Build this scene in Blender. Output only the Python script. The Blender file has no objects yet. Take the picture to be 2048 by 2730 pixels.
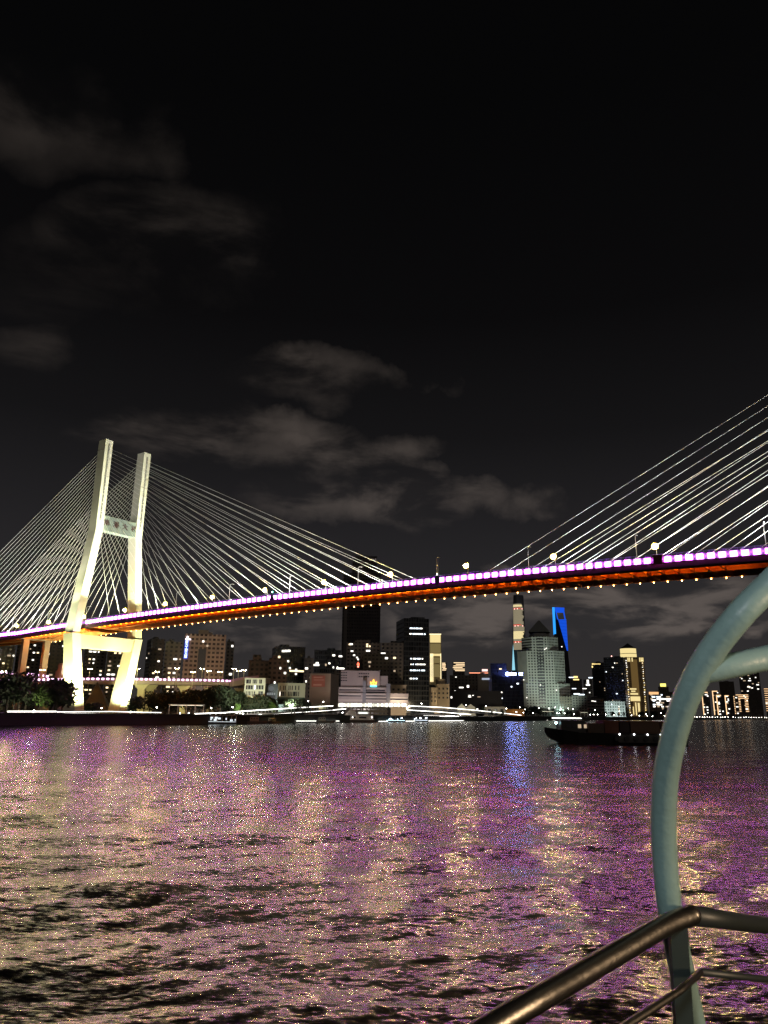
import bpy, math, random
import numpy as np
from mathutils import Vector, Matrix, Quaternion
random.seed(7)
R = math.radians
S = bpy.context.scene
COL = S.collection
# ------------------------------------------------------------------ camera model (solved from the photograph)
F, PITCH, CH, ROLL = 1946.236, R(15.373), 6.123, R(0.733)
def ray(px, py):
    u, v = px-1024, py-1365
    c, s = math.cos(-ROLL), math.sin(-ROLL)
    u, v = u*c-v*s, u*s+v*c
    x, y = u/F, -v/F
    return Vector((x, math.cos(PITCH)-y*math.sin(PITCH), math.sin(PITCH)+y*math.cos(PITCH)))
def at(px, py, Y):
    d = ray(px, py)
    return d*(Y/d.y)+Vector((0, 0, CH))
def atz(px, py, z):
    d = ray(px, py)
    return d*((z-CH)/d.z)+Vector((0, 0, CH))
# ------------------------------------------------------------------ materials
MATS = {}
def new_mat(name):
    m = bpy.data.materials.new(name); m.use_nodes = True
    m.node_tree.nodes.clear()
    return m, m.node_tree.nodes, m.node_tree.links
def N(nt, t, **k):
    n = nt.new(t)
    for a, b in k.items():
        if a.startswith('i_'):
            n.inputs[int(a[2:])].default_value = b
        else:
            setattr(n, a, b)
    return n
def mat(name, col, rough=.6, metal=0., var=.15, scale=3., bump=0.):
    """plain surface with procedural mottling"""
    if name in MATS: return MATS[name]
    m, nt, L = new_mat(name)
    o = N(nt, 'ShaderNodeOutputMaterial'); b = N(nt, 'ShaderNodeBsdfPrincipled')
    tc = N(nt, 'ShaderNodeTexCoord'); no = N(nt, 'ShaderNodeTexNoise'); no.inputs['Scale'].default_value = scale; no.inputs['Detail'].default_value = 5
    mr = N(nt, 'ShaderNodeMapRange'); mr.inputs[3].default_value = 1-var; mr.inputs[4].default_value = 1+var
    mx = N(nt, 'ShaderNodeVectorMath', operation='SCALE'); mx.inputs[0].default_value = col[:3]
    L.new(tc.outputs['Object'], no.inputs['Vector']); L.new(no.outputs['Fac'], mr.inputs[0]); L.new(mr.outputs[0], mx.inputs[3])
    L.new(mx.outputs[0], b.inputs['Base Color']); b.inputs['Roughness'].default_value = rough; b.inputs['Metallic'].default_value = metal
    if bump:
        bp = N(nt, 'ShaderNodeBump'); bp.inputs['Strength'].default_value = bump; bp.inputs['Distance'].default_value = .02
        L.new(no.outputs['Fac'], bp.inputs['Height']); L.new(bp.outputs[0], b.inputs['Normal'])
    L.new(b.outputs[0], o.inputs[0]); MATS[name] = m
    return m
BIG = ('led_unit', 'under_lamp', 'sodium_lamp', 'violet_glow', 'sign_white', 'white_line', 'far_lamp', 'barge_lamp', 'crown_orange', 'uplight')
def emit(name, col, st):
    if name in MATS: return MATS[name]
    m, nt, L = new_mat(name)
    o = N(nt, 'ShaderNodeOutputMaterial'); e = N(nt, 'ShaderNodeEmission')
    e.inputs[0].default_value = (*col, 1); e.inputs[1].default_value = st
    L.new(e.outputs[0], o.inputs[0]); MATS[name] = m
    m.cycles.emission_sampling = 'AUTO' if name in BIG else 'NONE'   # only the strong lamps are sampled as lights
    return m
def facade(name, wall, glass, bay=3.5, floor=3.4, wf=.55, hf=.5, var=.2):
    """wall with a regular grid of dark unlit windows, drawn in object space"""
    if name in MATS: return MATS[name]
    m, nt, L = new_mat(name)
    def M(op, a, b=None, c=None):
        n = N(nt, 'ShaderNodeMath', operation=op)
        for k, v in enumerate((a, b, c)):
            if v is None: continue
            if isinstance(v, (int, float)): n.inputs[k].default_value = v
            else: L.new(v, n.inputs[k])
        return n.outputs[0]
    o = N(nt, 'ShaderNodeOutputMaterial'); b = N(nt, 'ShaderNodeBsdfPrincipled')
    tc = N(nt, 'ShaderNodeTexCoord'); sp = N(nt, 'ShaderNodeSeparateXYZ'); L.new(tc.outputs['Object'], sp.inputs[0])
    u = M('ADD', sp.outputs[0], sp.outputs[1]); u = M('DIVIDE', u, bay); v = M('DIVIDE', sp.outputs[2], floor)
    fu = M('FRACT', u); fv = M('FRACT', v)
    inu = M('LESS_THAN', M('ABSOLUTE', M('SUBTRACT', fu, .5)), wf/2)
    inv = M('LESS_THAN', M('ABSOLUTE', M('SUBTRACT', fv, .5)), hf/2)
    ge = N(nt, 'ShaderNodeNewGeometry'); sn = N(nt, 'ShaderNodeSeparateXYZ'); L.new(ge.outputs['Normal'], sn.inputs[0])
    side = M('LESS_THAN', M('ABSOLUTE', sn.outputs[2]), .5)
    win = M('MULTIPLY', M('MULTIPLY', inu, inv), side)
    no = N(nt, 'ShaderNodeTexNoise'); no.inputs['Scale'].default_value = .12; no.inputs['Detail'].default_value = 6
    L.new(tc.outputs['Object'], no.inputs['Vector'])
    mr = N(nt, 'ShaderNodeMapRange'); mr.inputs[1].default_value = .3; mr.inputs[2].default_value = .7; mr.inputs[3].default_value = 1-var; mr.inputs[4].default_value = 1+var
    L.new(no.outputs['Fac'], mr.inputs[0])
    sc = N(nt, 'ShaderNodeVectorMath', operation='SCALE'); sc.inputs[0].default_value = wall; L.new(mr.outputs[0], sc.inputs[3])
    wn = N(nt, 'ShaderNodeTexWhiteNoise', noise_dimensions='2D'); cb = N(nt, 'ShaderNodeCombineXYZ')
    L.new(M('FLOOR', u), cb.inputs[0]); L.new(M('FLOOR', v), cb.inputs[1]); L.new(cb.outputs[0], wn.inputs['Vector'])
    gs = N(nt, 'ShaderNodeVectorMath', operation='SCALE'); gs.inputs[0].default_value = glass; L.new(M('ADD', M('MULTIPLY', wn.outputs[0], 1.6), .3), gs.inputs[3])
    mx = N(nt, 'ShaderNodeMix', data_type='RGBA'); L.new(win, mx.inputs[0]); L.new(sc.outputs[0], mx.inputs[6]); L.new(gs.outputs[0], mx.inputs[7])
    L.new(mx.outputs[2], b.inputs['Base Color'])
    L.new(M('SUBTRACT', .8, M('MULTIPLY', win, .6)), b.inputs['Roughness'])
    L.new(b.outputs[0], o.inputs[0]); MATS[name] = m
    return m
# ------------------------------------------------------------------ mesh builder
class MB:
    def __init__(s): s.v, s.f = [], []
    def quad(s, *p):
        i = len(s.v); s.v += [tuple(q) for q in p]; s.f.append(tuple(range(i, i+len(p)))); return s
    def box(s, c, d, rz=0., m=None):
        i = len(s.v); cx, cy, cz = c; hx, hy, hz = d[0]/2, d[1]/2, d[2]/2
        for z in (-hz, hz):
            for x, y in ((-hx, -hy), (hx, -hy), (hx, hy), (-hx, hy)):
                X = x*math.cos(rz)-y*math.sin(rz); Y = x*math.sin(rz)+y*math.cos(rz)
                s.v.append((cx+X, cy+Y, cz+z))
        s.f += [tuple(i+k for k in q) for q in ((0, 3, 2, 1), (4, 5, 6, 7), (0, 1, 5, 4), (1, 2, 6, 5), (2, 3, 7, 6), (3, 0, 4, 7))]
        return s
    def loft(s, rings, cap=True):
        n = len(rings[0]); i = len(s.v)
        for r in rings: s.v += [tuple(p) for p in r]
        for k in range(len(rings)-1):
            for j in range(n):
                a = i+k*n+j; b = i+k*n+(j+1) % n
                s.f.append((a, b, b+n, a+n))
        if cap:
            s.f.append(tuple(i+j for j in reversed(range(n))))
            s.f.append(tuple(i+(len(rings)-1)*n+j for j in range(n)))
        return s
    def tube(s, pts, r, n=10, cap=True):
        pts = [Vector(p) for p in pts]; rr = r if isinstance(r, (list, tuple)) else [r]*len(pts)
        rings = []; up = None
        for k, p in enumerate(pts):
            t = (pts[min(k+1, len(pts)-1)]-pts[max(k-1, 0)]).normalized()
            if up is None:
                up = Vector((0, 0, 1)) if abs(t.z) < .9 else Vector((1, 0, 0))
            a = t.cross(up).normalized(); b = a.cross(t).normalized(); up = b
            rings.append([p+rr[k]*(math.cos(2*math.pi*j/n)*a+math.sin(2*math.pi*j/n)*b) for j in range(n)])
        return s.loft(rings, cap)
    def ball(s, c, r, n=8, m=6, sz=1.):
        rings = []
        for k in range(m+1):
            a = math.pi*(k/m-.5); rr = max(r*math.cos(a), r*.02)
            rings.append([(c[0]+rr*math.cos(2*math.pi*j/n), c[1]+rr*math.sin(2*math.pi*j/n), c[2]+r*sz*math.sin(a)) for j in range(n)])
        return s.loft(rings)
    def build(s, name, m, parent=None, smooth=False, world=False):
        me = bpy.data.meshes.new(name)
        v = s.v
        if parent is not None and not world:
            pass
        me.from_pydata(v, [], s.f); me.materials.append(m)
        if smooth:
            me.polygons.foreach_set('use_smooth', [True]*len(me.polygons))
        me.update()
        o = bpy.data.objects.new(name, me); COL.objects.link(o)
        if parent is not None: o.parent = parent
        return o
def tag(o, label=None, cat=None, group=None, kind=None):
    if label: o['label'] = label
    if cat: o['category'] = cat
    if group: o['group'] = group
    if kind: o['kind'] = kind
    return o
def empty(name, loc, rz=0., label=None, cat=None, group=None):
    o = bpy.data.objects.new(name, None); COL.objects.link(o); o.location = loc; o.rotation_euler = (0, 0, rz)
    o.empty_display_size = 1
    return tag(o, label, cat, group)
def dup(o, loc=None, rz=None, parent=None, label=None, group=None):
    c = o.copy(); COL.objects.link(c)
    if loc is not None: c.location = loc
    if rz is not None: c.rotation_euler = (0, 0, rz)
    if parent is not None: c.parent = parent
    if label: c['label'] = label
    if group: c['group'] = group
    for ch in [x for x in list(o.children) if x != c]: dup(ch, parent=c)
    return c
def light(name, kind, loc, energy, col, target=None, size=1., spot=60, blend=.5):
    l = bpy.data.lights.new(name, kind); l.energy = energy; l.color = col
    if kind == 'SPOT': l.spot_size = R(spot); l.spot_blend = blend; l.shadow_soft_size = size
    if kind == 'POINT': l.shadow_soft_size = size
    if kind == 'AREA': l.size = size
    o = bpy.data.objects.new(name, l); COL.objects.link(o); o.location = loc
    if target is not None:
        o.rotation_euler = (Vector(target)-Vector(loc)).to_track_quat('-Z', 'Y').to_euler()
    o['kind'] = 'structure'
    return o
def text_obj(name, s, size, m, parent, loc, rot, ext=.05, align='CENTER'):
    cu = bpy.data.curves.new(name, 'FONT'); cu.body = s; cu.size = size; cu.extrude = ext; cu.align_x = align; cu.align_y = 'CENTER'; cu.offset = size*.008
    cu.materials.append(m)
    tmp = bpy.data.objects.new('t', cu); COL.objects.link(tmp)
    dg = bpy.context.evaluated_depsgraph_get(); dg.update()
    me = bpy.data.meshes.new_from_object(tmp.evaluated_get(dg)); me.name = name
    bpy.data.objects.remove(tmp)
    me.materials.clear(); me.materials.append(m)
    o = bpy.data.objects.new(name, me); COL.objects.link(o); o.parent = parent; o.location = loc; o.rotation_euler = rot
    return o
# palette
M_conc = mat('pale_concrete', (.62, .6, .5), .75, var=.10, scale=.25)
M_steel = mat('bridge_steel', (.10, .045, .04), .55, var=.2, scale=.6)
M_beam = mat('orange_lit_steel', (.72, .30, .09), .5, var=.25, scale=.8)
M_cable = mat('white_cable', (.85, .85, .8), .5, var=.03)
M_pole = mat('grey_pole', (.5, .5, .52), .45, var=.05)
M_dark = mat('dark_metal', (.03, .03, .035), .5)
M_black = mat('black_paint', (.012, .012, .014), .5)
M_white = mat('white_paint', (.75, .75, .72), .5, var=.06)
# ------------------------------------------------------------------ WORLD: night sky with lit clouds
def make_world():
    w = bpy.data.worlds.new('World'); S.world = w; w.use_nodes = True
    nt = w.node_tree.nodes; L = w.node_tree.links; nt.clear()
    out = N(nt, 'ShaderNodeOutputWorld')
    def M(op, a, b=None, c=None):
        n = N(nt, 'ShaderNodeMath', operation=op)
        for k, v in enumerate((a, b, c)):
            if v is None: continue
            if isinstance(v, (int, float)): n.inputs[k].default_value = v
            else: L.new(v, n.inputs[k])
        return n.outputs[0]
    tc = N(nt, 'ShaderNodeTexCoord'); sp = N(nt, 'ShaderNodeSeparateXYZ'); L.new(tc.outputs['Generated'], sp.inputs[0])
    x, y, z = sp.outputs
    rp = N(nt, 'ShaderNodeValToRGB'); e = rp.color_ramp.elements
    L.new(z, rp.inputs[0])
    e[0].position = 0.; e[0].color = (.034, .030, .029, 1)
    e[1].position = 1.; e[1].color = (.0015, .0015, .0016, 1)
    for p, c in ((.12, (.025, .0235, .025)), (.24, (.0155, .0145, .0158)), (.36, (.0072, .0068, .0074)), (.5, (.0032, .003, .0033)), (.7, (.0018, .0018, .002))):
        k = e.new(p); k.color = (*c, 1)
    # cloud texture in a flattened-dome mapping
    den = M('ADD', M('MAXIMUM', z, 0), .16)
    cb = N(nt, 'ShaderNodeCombineXYZ'); L.new(M('DIVIDE', x, den), cb.inputs[0]); L.new(M('DIVIDE', y, den), cb.inputs[1]); L.new(M('MULTIPLY', z, 2.), cb.inputs[2])
    no = N(nt, 'ShaderNodeTexNoise'); no.inputs['Scale'].default_value = 3.1; no.inputs['Detail'].default_value = 9; no.inputs['Roughness'].default_value = .56; no.inputs['Distortion'].default_value = .35
    L.new(cb.outputs[0], no.inputs['Vector'])
    mr = N(nt, 'ShaderNodeMapRange'); mr.inputs[1].default_value = .40; mr.inputs[2].default_value = .63; mr.inputs[3].default_value = .0; mr.inputs[4].default_value = 1.; mr.interpolation_type = 'SMOOTHSTEP'
    L.new(no.outputs['Fac'], mr.inputs[0])
    front = M('GREATER_THAN', y, .05)
    ta = M('DIVIDE', x, M('MAXIMUM', y, .05)); tb = M('DIVIDE', z, M('MAXIMUM', y, .05))
    no2 = N(nt, 'ShaderNodeTexNoise'); no2.inputs['Scale'].default_value = 7.; no2.inputs['Detail'].default_value = 6; no2.inputs['Roughness'].default_value = .55
    L.new(tc.outputs['Generated'], no2.inputs['Vector'])
    sw = N(nt, 'ShaderNodeSeparateXYZ'); L.new(no2.outputs['Color'], sw.inputs[0])
    ta = M('ADD', ta, M('MULTIPLY', M('SUBTRACT', sw.outputs[0], .5), .36)); tb = M('ADD', tb, M('MULTIPLY', M('SUBTRACT', sw.outputs[1], .5), .15))
    wob = M('MULTIPLY', M('SUBTRACT', no2.outputs['Fac'], .5), 2.2)
    blobs = [(60, 290, 320, 150, .4), (230, 400, 220, 110, .3), (420, 590, 260, 100, .42), (300, 700, 300, 160, .2), (70, 925, 150, 80, .4), (860, 1015, 220, 70, .75), (700, 990, 120, 50, .4),
             (450, 1155, 220, 70, .8), (900, 1165, 240, 60, 1.1), (760, 1235, 180, 45, .8), (900, 1350, 240, 65, 1.2), (1050, 1290, 110, 50, .9), (1330, 1345, 170, 60, 1.3), (730, 1665, 190, 60, 1.5),
             (1170, 1640, 170, 70, 1.7), (1520, 1600, 260, 55, 2.4), (1620, 1625, 120, 30, 1.6), (1760, 1665, 300, 45, 1.9), (1940, 1640, 200, 60, 2.), (2000, 1570, 180, 70, 1.6), (1390, 1590, 90, 40, 1.6), (1340, 1660, 120, 60, .8)]
    tot = None
    for bx, by, sx, sy, it in blobs:
        d = ray(bx, by); a0, b0 = d.x/d.y, d.z/d.y
        sa, sb = sx/F/d.y, sy/F/d.y
        q = M('ADD', M('POWER', M('ABSOLUTE', M('DIVIDE', M('SUBTRACT', ta, a0), sa)), 2.), M('POWER', M('ABSOLUTE', M('DIVIDE', M('SUBTRACT', tb, b0), sb)), 2.))
        g = M('MULTIPLY', M('MAXIMUM', M('SUBTRACT', 1.25, M('ADD', M('MULTIPLY', q, .8), wob)), 0.), it)
        tot = g if tot is None else M('ADD', tot, g)
    cl = M('MULTIPLY', M('MULTIPLY', M('MINIMUM', tot, 2.4), M('ADD', mr.outputs[0], .04)), front)
    # clouds catch the orange-grey glow of the town
    cc = N(nt, 'ShaderNodeVectorMath', operation='SCALE'); cc.inputs[0].default_value = (.030, .0242, .0205); L.new(cl, cc.inputs[3])
    ad = N(nt, 'ShaderNodeVectorMath', operation='ADD'); L.new(rp.outputs[0], ad.inputs[0]); L.new(cc.outputs[0], ad.inputs[1])
    bg = N(nt, 'ShaderNodeBackground'); L.new(ad.outputs[0], bg.inputs[0]); bg.inputs[1].default_value = 1.
    sky = N(nt, 'ShaderNodeTexSky'); sky.sky_type = 'NISHITA'; sky.sun_disc = False; sky.sun_elevation = R(-9); sky.sun_rotation = R(200)
    bg2 = N(nt, 'ShaderNodeBackground'); L.new(sky.outputs[0], bg2.inputs[0]); bg2.inputs[1].default_value = .05
    ads = N(nt, 'ShaderNodeAddShader'); L.new(bg.outputs[0], ads.inputs[0]); L.new(bg2.outputs[0], ads.inputs[1]); L.new(ads.outputs[0], out.inputs[0])
make_world()
# added fill sun from behind the camera, lifts the dark facades
sun = bpy.data.lights.new('fill_sun', 'SUN'); sun.energy = .15; sun.angle = R(6); sun.color = (1., .86, .74)
so = bpy.data.objects.new('fill_sun', sun); COL.objects.link(so); so['kind'] = 'structure'
so.rotation_euler = Vector((-.25, .8, -.42)).to_track_quat('-Z', 'Y').to_euler()
# ------------------------------------------------------------------ WATER
def make_water():
    rng = np.random.default_rng(3)
    a = np.concatenate([np.radians(np.arange(-180, -37, 3.)), np.radians(np.linspace(-36, 36, 560)), np.radians(np.arange(39, 180, 3.))])
    r = [1.2]
    while r[-1] < 9000:
        q = r[-1]; r.append(q*(1.05 if q < 12 else 1.0065 if q < 70 else 1.012 if q < 180 else 1.03 if q < 600 else 1.12))
    r = np.array(r)
    Rr, A = np.meshgrid(r, a, indexing='ij')
    X = Rr*np.sin(A); Y = Rr*np.cos(A)
    Z = np.zeros_like(X)
    cell = np.gradient(r)[:, None]*np.ones_like(A)
    cell = np.maximum(cell, Rr*np.radians(.13))
    n = 84
    for k in range(n):
        lam = .5*(12/.5)**(k/(n-1))*rng.uniform(.9, 1.1)
        th = np.radians(118)+rng.normal(0, .62)
        kx, ky = np.cos(th)*2*np.pi/lam, np.sin(th)*2*np.pi/lam
        slope = .0135*(lam/1.5)**(-.08 if lam > 1.5 else .2)
        amp = slope*lam/(2*np.pi)*1.25
        att = np.clip((lam/cell-3)/3, 0, 1)
        ph = rng.uniform(0, 2*np.pi)
        grp = .62+.38*np.sin(X*.043*rng.uniform(.6, 1.5)+Y*.031*rng.uniform(.6, 1.5)+rng.uniform(0, 6))   # wave groups
        p = kx*X+ky*Y+ph
        Z += amp*att*grp*(np.sin(p)+.18*np.cos(2*p))
    nr, na = X.shape
    co = np.stack([X, Y, Z], -1).reshape(-1, 3)
    co = np.vstack([co, [[0, 0, 0]]])
    i = np.arange(nr-1)[:, None]*na; j = np.arange(na)[None, :]; j2 = (j+1) % na
    q = np.stack([i+j, i+j2, i+na+j2, i+na+j], -1).reshape(-1, 4)[:, ::-1]
    me = bpy.data.meshes.new('water')
    nf = len(q)
    me.vertices.add(len(co)); me.vertices.foreach_set('co', co.ravel())
    me.loops.add(nf*4+na*3); me.polygons.add(nf+na)
    tri = np.stack([j2[0], j[0], np.full(na, len(co)-1)], -1)[:, [1, 0, 2]]
    me.loops.foreach_set('vertex_index', np.concatenate([q.ravel(), tri.ravel()]).astype(np.int32))
    ls = np.concatenate([np.arange(nf)*4, nf*4+np.arange(na)*3]).astype(np.int32)
    me.polygons.foreach_set('loop_start', ls)
    me.polygons.foreach_set('use_smooth', np.ones(nf+na, bool))
    me.update(calc_edges=True); me.validate()
    m, nt, L = new_mat('river_water')
    o = N(nt, 'ShaderNodeOutputMaterial'); b = N(nt, 'ShaderNodeBsdfPrincipled')
    b.inputs['Base Color'].default_value = (.006, .007, .007, 1); b.inputs['Roughness'].default_value = .185; b.inputs['IOR'].default_value = 1.36
    tc = N(nt, 'ShaderNodeTexCoord'); ge = N(nt, 'ShaderNodeNewGeometry')
    acc = ge.outputs['Normal']
    for rot, sc, det, amp in (((0, 0, R(28)), (.5, 1.2, 1), 2., .08), ((0, 0, R(-12)), (1.9, 5.6, 1), 2., .17), ((0, 0, R(20)), (5., 13., 1), 1., .19)):
        mp = N(nt, 'ShaderNodeMapping'); mp.inputs['Rotation'].default_value = rot; mp.inputs['Scale'].default_value = sc
        L.new(tc.outputs['Object'], mp.inputs[0])
        no = N(nt, 'ShaderNodeTexNoise'); no.inputs['Scale'].default_value = 1.; no.inputs['Detail'].default_value = det
        L.new(mp.outputs[0], no.inputs['Vector'])
        s1 = N(nt, 'ShaderNodeVectorMath', operation='SUBTRACT'); L.new(no.outputs['Color'], s1.inputs[0]); s1.inputs[1].default_value = (.5, .5, .5)
        s2 = N(nt, 'ShaderNodeVectorMath', operation='MULTIPLY'); L.new(s1.outputs[0], s2.inputs[0]); s2.inputs[1].default_value = (amp*2, amp*2, 0)
        ad = N(nt, 'ShaderNodeVectorMath', operation='ADD'); L.new(acc, ad.inputs[0]); L.new(s2.outputs[0], ad.inputs[1]); acc = ad.outputs[0]
    nn = N(nt, 'ShaderNodeVectorMath', operation='NORMALIZE'); L.new(acc, nn.inputs[0]); L.new(nn.outputs[0], b.inputs['Normal'])
    L.new(b.outputs[0], o.inputs[0])
    me.materials.append(m)
    ob = bpy.data.objects.new('water', me); COL.objects.link(ob)
    tag(ob, 'dark rippled river carrying purple and yellow reflections', 'water', kind='structure')
make_water()
# ------------------------------------------------------------------ far bank: ground, quay wall
BANK = [(-420, -160), (-232, 120)]+[tuple(atz(px, py, .3)[:2]) for px, py in ((0, 1932), (200, 1931), (400, 1930), (640, 1928), (800, 1926), (1000, 1924), (1200, 1922), (1400, 1921), (1500, 1920), (1850, 1919), (2040, 1918))]+[(2600, 4200)]
GZ = 4.0
def bankY(px):
    """forward distance of the quay edge at image column px"""
    best = None
    d = ray(px, 1895); t = d.x/d.y
    for (x0, y0), (x1, y1) in zip(BANK, BANK[1:]):
        # solve x = t*y on the segment
        a = (x1-x0)-t*(y1-y0)
        if abs(a) < 1e-9: continue
        k = (t*y0-x0)/a
        if 0 <= k <= 1:
            y = y0+k*(y1-y0)
            if y > 0 and (best is None or y < best): best = y
    return best or 900.
def make_ground():
    b = MB()
    i = len(b.v)
    P = BANK
    fan = (-9000, 9000)
    for (x, y) in P: b.v.append((x, y, GZ))
    n = len(P)
    for (x, y) in P:   # inland row
        b.v.append((x-300-.2*abs(x), y+60, GZ))
    b.v.append((-9500, -600, GZ)); b.v.append((-9500, 9500, GZ)); b.v.append((9500, 9500, GZ))
    for k in range(n-1): b.f.append((k, k+1, n+k+1, n+k))
    me_pts = [2*n, 2*n+1]
    for k in range(n-1): b.f.append((n+k, n+k+1, 2*n+1))
    b.f.append((n, 2*n+1, 2*n)); b.f.append((n-1, 2*n+2, 2*n+1, 2*n-1)); 
    g = b.build('ground', mat('park_ground', (.035, .04, .028), .9, var=.3, scale=.05))
    tag(g, 'dark riverside ground beneath the lit town', 'ground', kind='structure')
    w = MB()
    for (x0, y0), (x1, y1) in zip(P, P[1:]):
        d = Vector((x1-x0, y1-y0, 0)).normalized(); nrm = Vector((d.y, -d.x, 0))
        a0 = Vector((x0, y0, 0)); a1 = Vector((x1, y1, 0))
        w.quad(a0+Vector((0, 0, -1.5)), a1+Vector((0, 0, -1.5)), a1+Vector((0, 0, GZ)), a0+Vector((0, 0, GZ)))
        w.box(((x0+x1)/2-nrm.x*-.2, (y0+y1)/2+nrm.y*.2, GZ+.22), ((a1-a0).length, .7, .4), math.atan2(d.y, d.x))
    q = w.build('quay_wall', mat('quay_concrete', (.035, .036, .035), .8, scale=.3))
    tag(q, 'low black concrete quay wall along the far bank', 'wall', kind='structure')
make_ground()
# ------------------------------------------------------------------ THE BRIDGE (local frame: x along the deck, y away from the camera, z up)
PH = R(54.823)
T = Vector((-149.3, 396.3, 0)); RZ = PH-math.pi/2
AX = Vector((math.sin(PH), -math.cos(PH), 0)); NY = Vector((math.cos(PH), math.sin(PH), 0))
def BL(s, y, z): return T+AX*s+NY*y+Vector((0, 0, z))
def dz(s): return 48.42+3.797*(1-((s-186.6)/211.5)**2) if s > -60 else 48.42+3.797*(1-((-246.6)/211.5)**2)+(s+60)*.008
SPAN = 437.4
br = empty('cable_stayed_bridge', T, RZ, 'cable stayed bridge with floodlit pale tower and purple lit deck over the river', 'bridge')
def ribbon(b, prof, s0, s1, step=9.):
    """sweep a closed (y, dz) profile along the deck"""
    n = int((s1-s0)/step); rings = []
    for k in range(n+1):
        s = s0+(s1-s0)*k/n; z = dz(s)
        rings.append([(s, y, z+h) for y, h in prof])
    b.loft(rings)
S0, S1 = -215., 640.
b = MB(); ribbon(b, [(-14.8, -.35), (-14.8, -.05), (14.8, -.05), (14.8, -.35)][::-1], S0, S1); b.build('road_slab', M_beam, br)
for y in (-12.6, 12.6):
    q = -2.5 if y < 0 else -1.75; y = y if y < 0 else 11.9
    b = MB(); ribbon(b, [(y-.12, q), (y-.12, -.36), (y+.12, -.36), (y+.12, q)][::-1], S0, S1)
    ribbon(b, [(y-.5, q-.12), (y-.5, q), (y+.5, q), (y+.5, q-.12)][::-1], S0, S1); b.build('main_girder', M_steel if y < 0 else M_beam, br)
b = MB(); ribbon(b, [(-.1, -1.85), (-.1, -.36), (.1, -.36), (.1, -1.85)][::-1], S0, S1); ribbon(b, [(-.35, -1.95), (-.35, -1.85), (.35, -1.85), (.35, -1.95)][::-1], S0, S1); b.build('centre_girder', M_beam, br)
for y in (-1, 1):
    b = MB(); ribbon(b, [(y*14.8-.16, -2.5 if y < 0 else -1.2), (y*14.8-.16, .1), (y*14.8+.16, .1), (y*14.8+.16, -2.5 if y < 0 else -1.2)][::-1], S0, S1); b.build('edge_beam', M_steel, br)
# parapet panel the light units shine on, railing above it
b = MB(); ribbon(b, [(-15.1, -.85), (-15.1, 1.0), (-14.98, 1.0), (-14.98, -.85)][::-1], S0, S1); b.build('parapet', mat('parapet_white', (.8, .72, .85), .5, var=.04), br)
b = MB()
for h in (1.15, 1.45, 1.75): ribbon(b, [(-14.98, h), (-14.98, h+.07), (-14.9, h+.07), (-14.9, h)][::-1], S0, S1)
s = S0
while s < S1: b.box((s, -14.94, dz(s)+1.35), (.1, .08, .85)); s += 1.5
b.build('railing', mat('railing_blue', (.35, .33, .62), .5), br)
b = MB(); ribbon(b, [(-15.24, .0), (-15.24, .2), (-15.12, .2), (-15.12, .0)][::-1], S0, S1); b.build('parapet_glow', emit('violet_glow', (.55, .16, 1.), 3.0), br)  # added glowing strip, stands in for LED light falling on the parapet
# LED units every 3 m: the hundred largest are parts, the rest one mass
mled = emit('led_unit', (.72, .12, 1.), 27.)
led0 = MB(); led0.box((0, -.12, .06), (1.8, .12, 1.45)); led = None
sled = [x for x in np.arange(236.9-150*3, 330, 3.0)]
tower_gap = lambda s: -3.6 < s < 3.6
vis = [s for s in sled if not tower_gap(s)]
near = vis[::-1][:100]; rest = vis[::-1][100:]
for s in near:
    if led is None:
        led = led0.build('led_unit', mled, br); o = led
    else: o = led.copy(); COL.objects.link(o)
    o.location = (s, -15.1, dz(s))
b = MB()
for s in rest: b.box((s, -15.22, dz(s)+.06), (1.8, .12, 1.45))
o = b.build('led_unit_run', mled, br); tag(o, kind='stuff')
# far side parapet + lights facing away
b = MB(); ribbon(b, [(14.88, .11), (14.88, 1.5), (15.0, 1.5), (15.0, .11)][::-1], S0, S1); b.build('parapet', MATS['parapet_white'], br)
# cross beams every 4.5 m
cb0 = MB(); cb0.box((0, -.3, -1.12), (.12, 23.4, 1.5)); cb0.box((0, 0, -1.95), (.6, 23.2, .1))
sx = list(np.arange(310, -75, -4.5)); first = None
for s in sx[:100]:
    if abs(s) < 2: continue
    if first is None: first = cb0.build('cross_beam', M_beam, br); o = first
    else: o = first.copy(); COL.objects.link(o)
    o.location = (s, 0, dz(s))
# lamps under the deck: a bay lamp against the near girder and a drop lamp under the far girder
mul = emit('under_lamp', (1., .28, .008), 45.); mdl = emit('drop_lamp', (1., .5, .14), 26.)
ul0 = MB(); ul0.box((0, 0, 0), (2.6, .8, .25)); ul0.box((0, 0, .2), (2.8, .3, .15)); dl0 = MB(); dl0.ball((0, 0, 0), .15, 8, 6); dl0.box((0, 0, .2), (.3, .3, .1))
fu = fd = None
for k, s in enumerate(sx[:96]):
    sm = s+2.2
    if abs(sm) < 4: continue
    o = fu.copy() if fu else ul0.build('bay_lamp', mul, br)
    if fu: COL.objects.link(o)
    fu = fu or o; o.location = (sm, -7.2, dz(sm)-1.5)
    o = fd.copy() if fd else dl0.build('drop_lamp', mdl, br)
    if fd: COL.objects.link(o)
    fd = fd or o; o.location = (sm, 11.9, dz(sm)-2.25)
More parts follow.
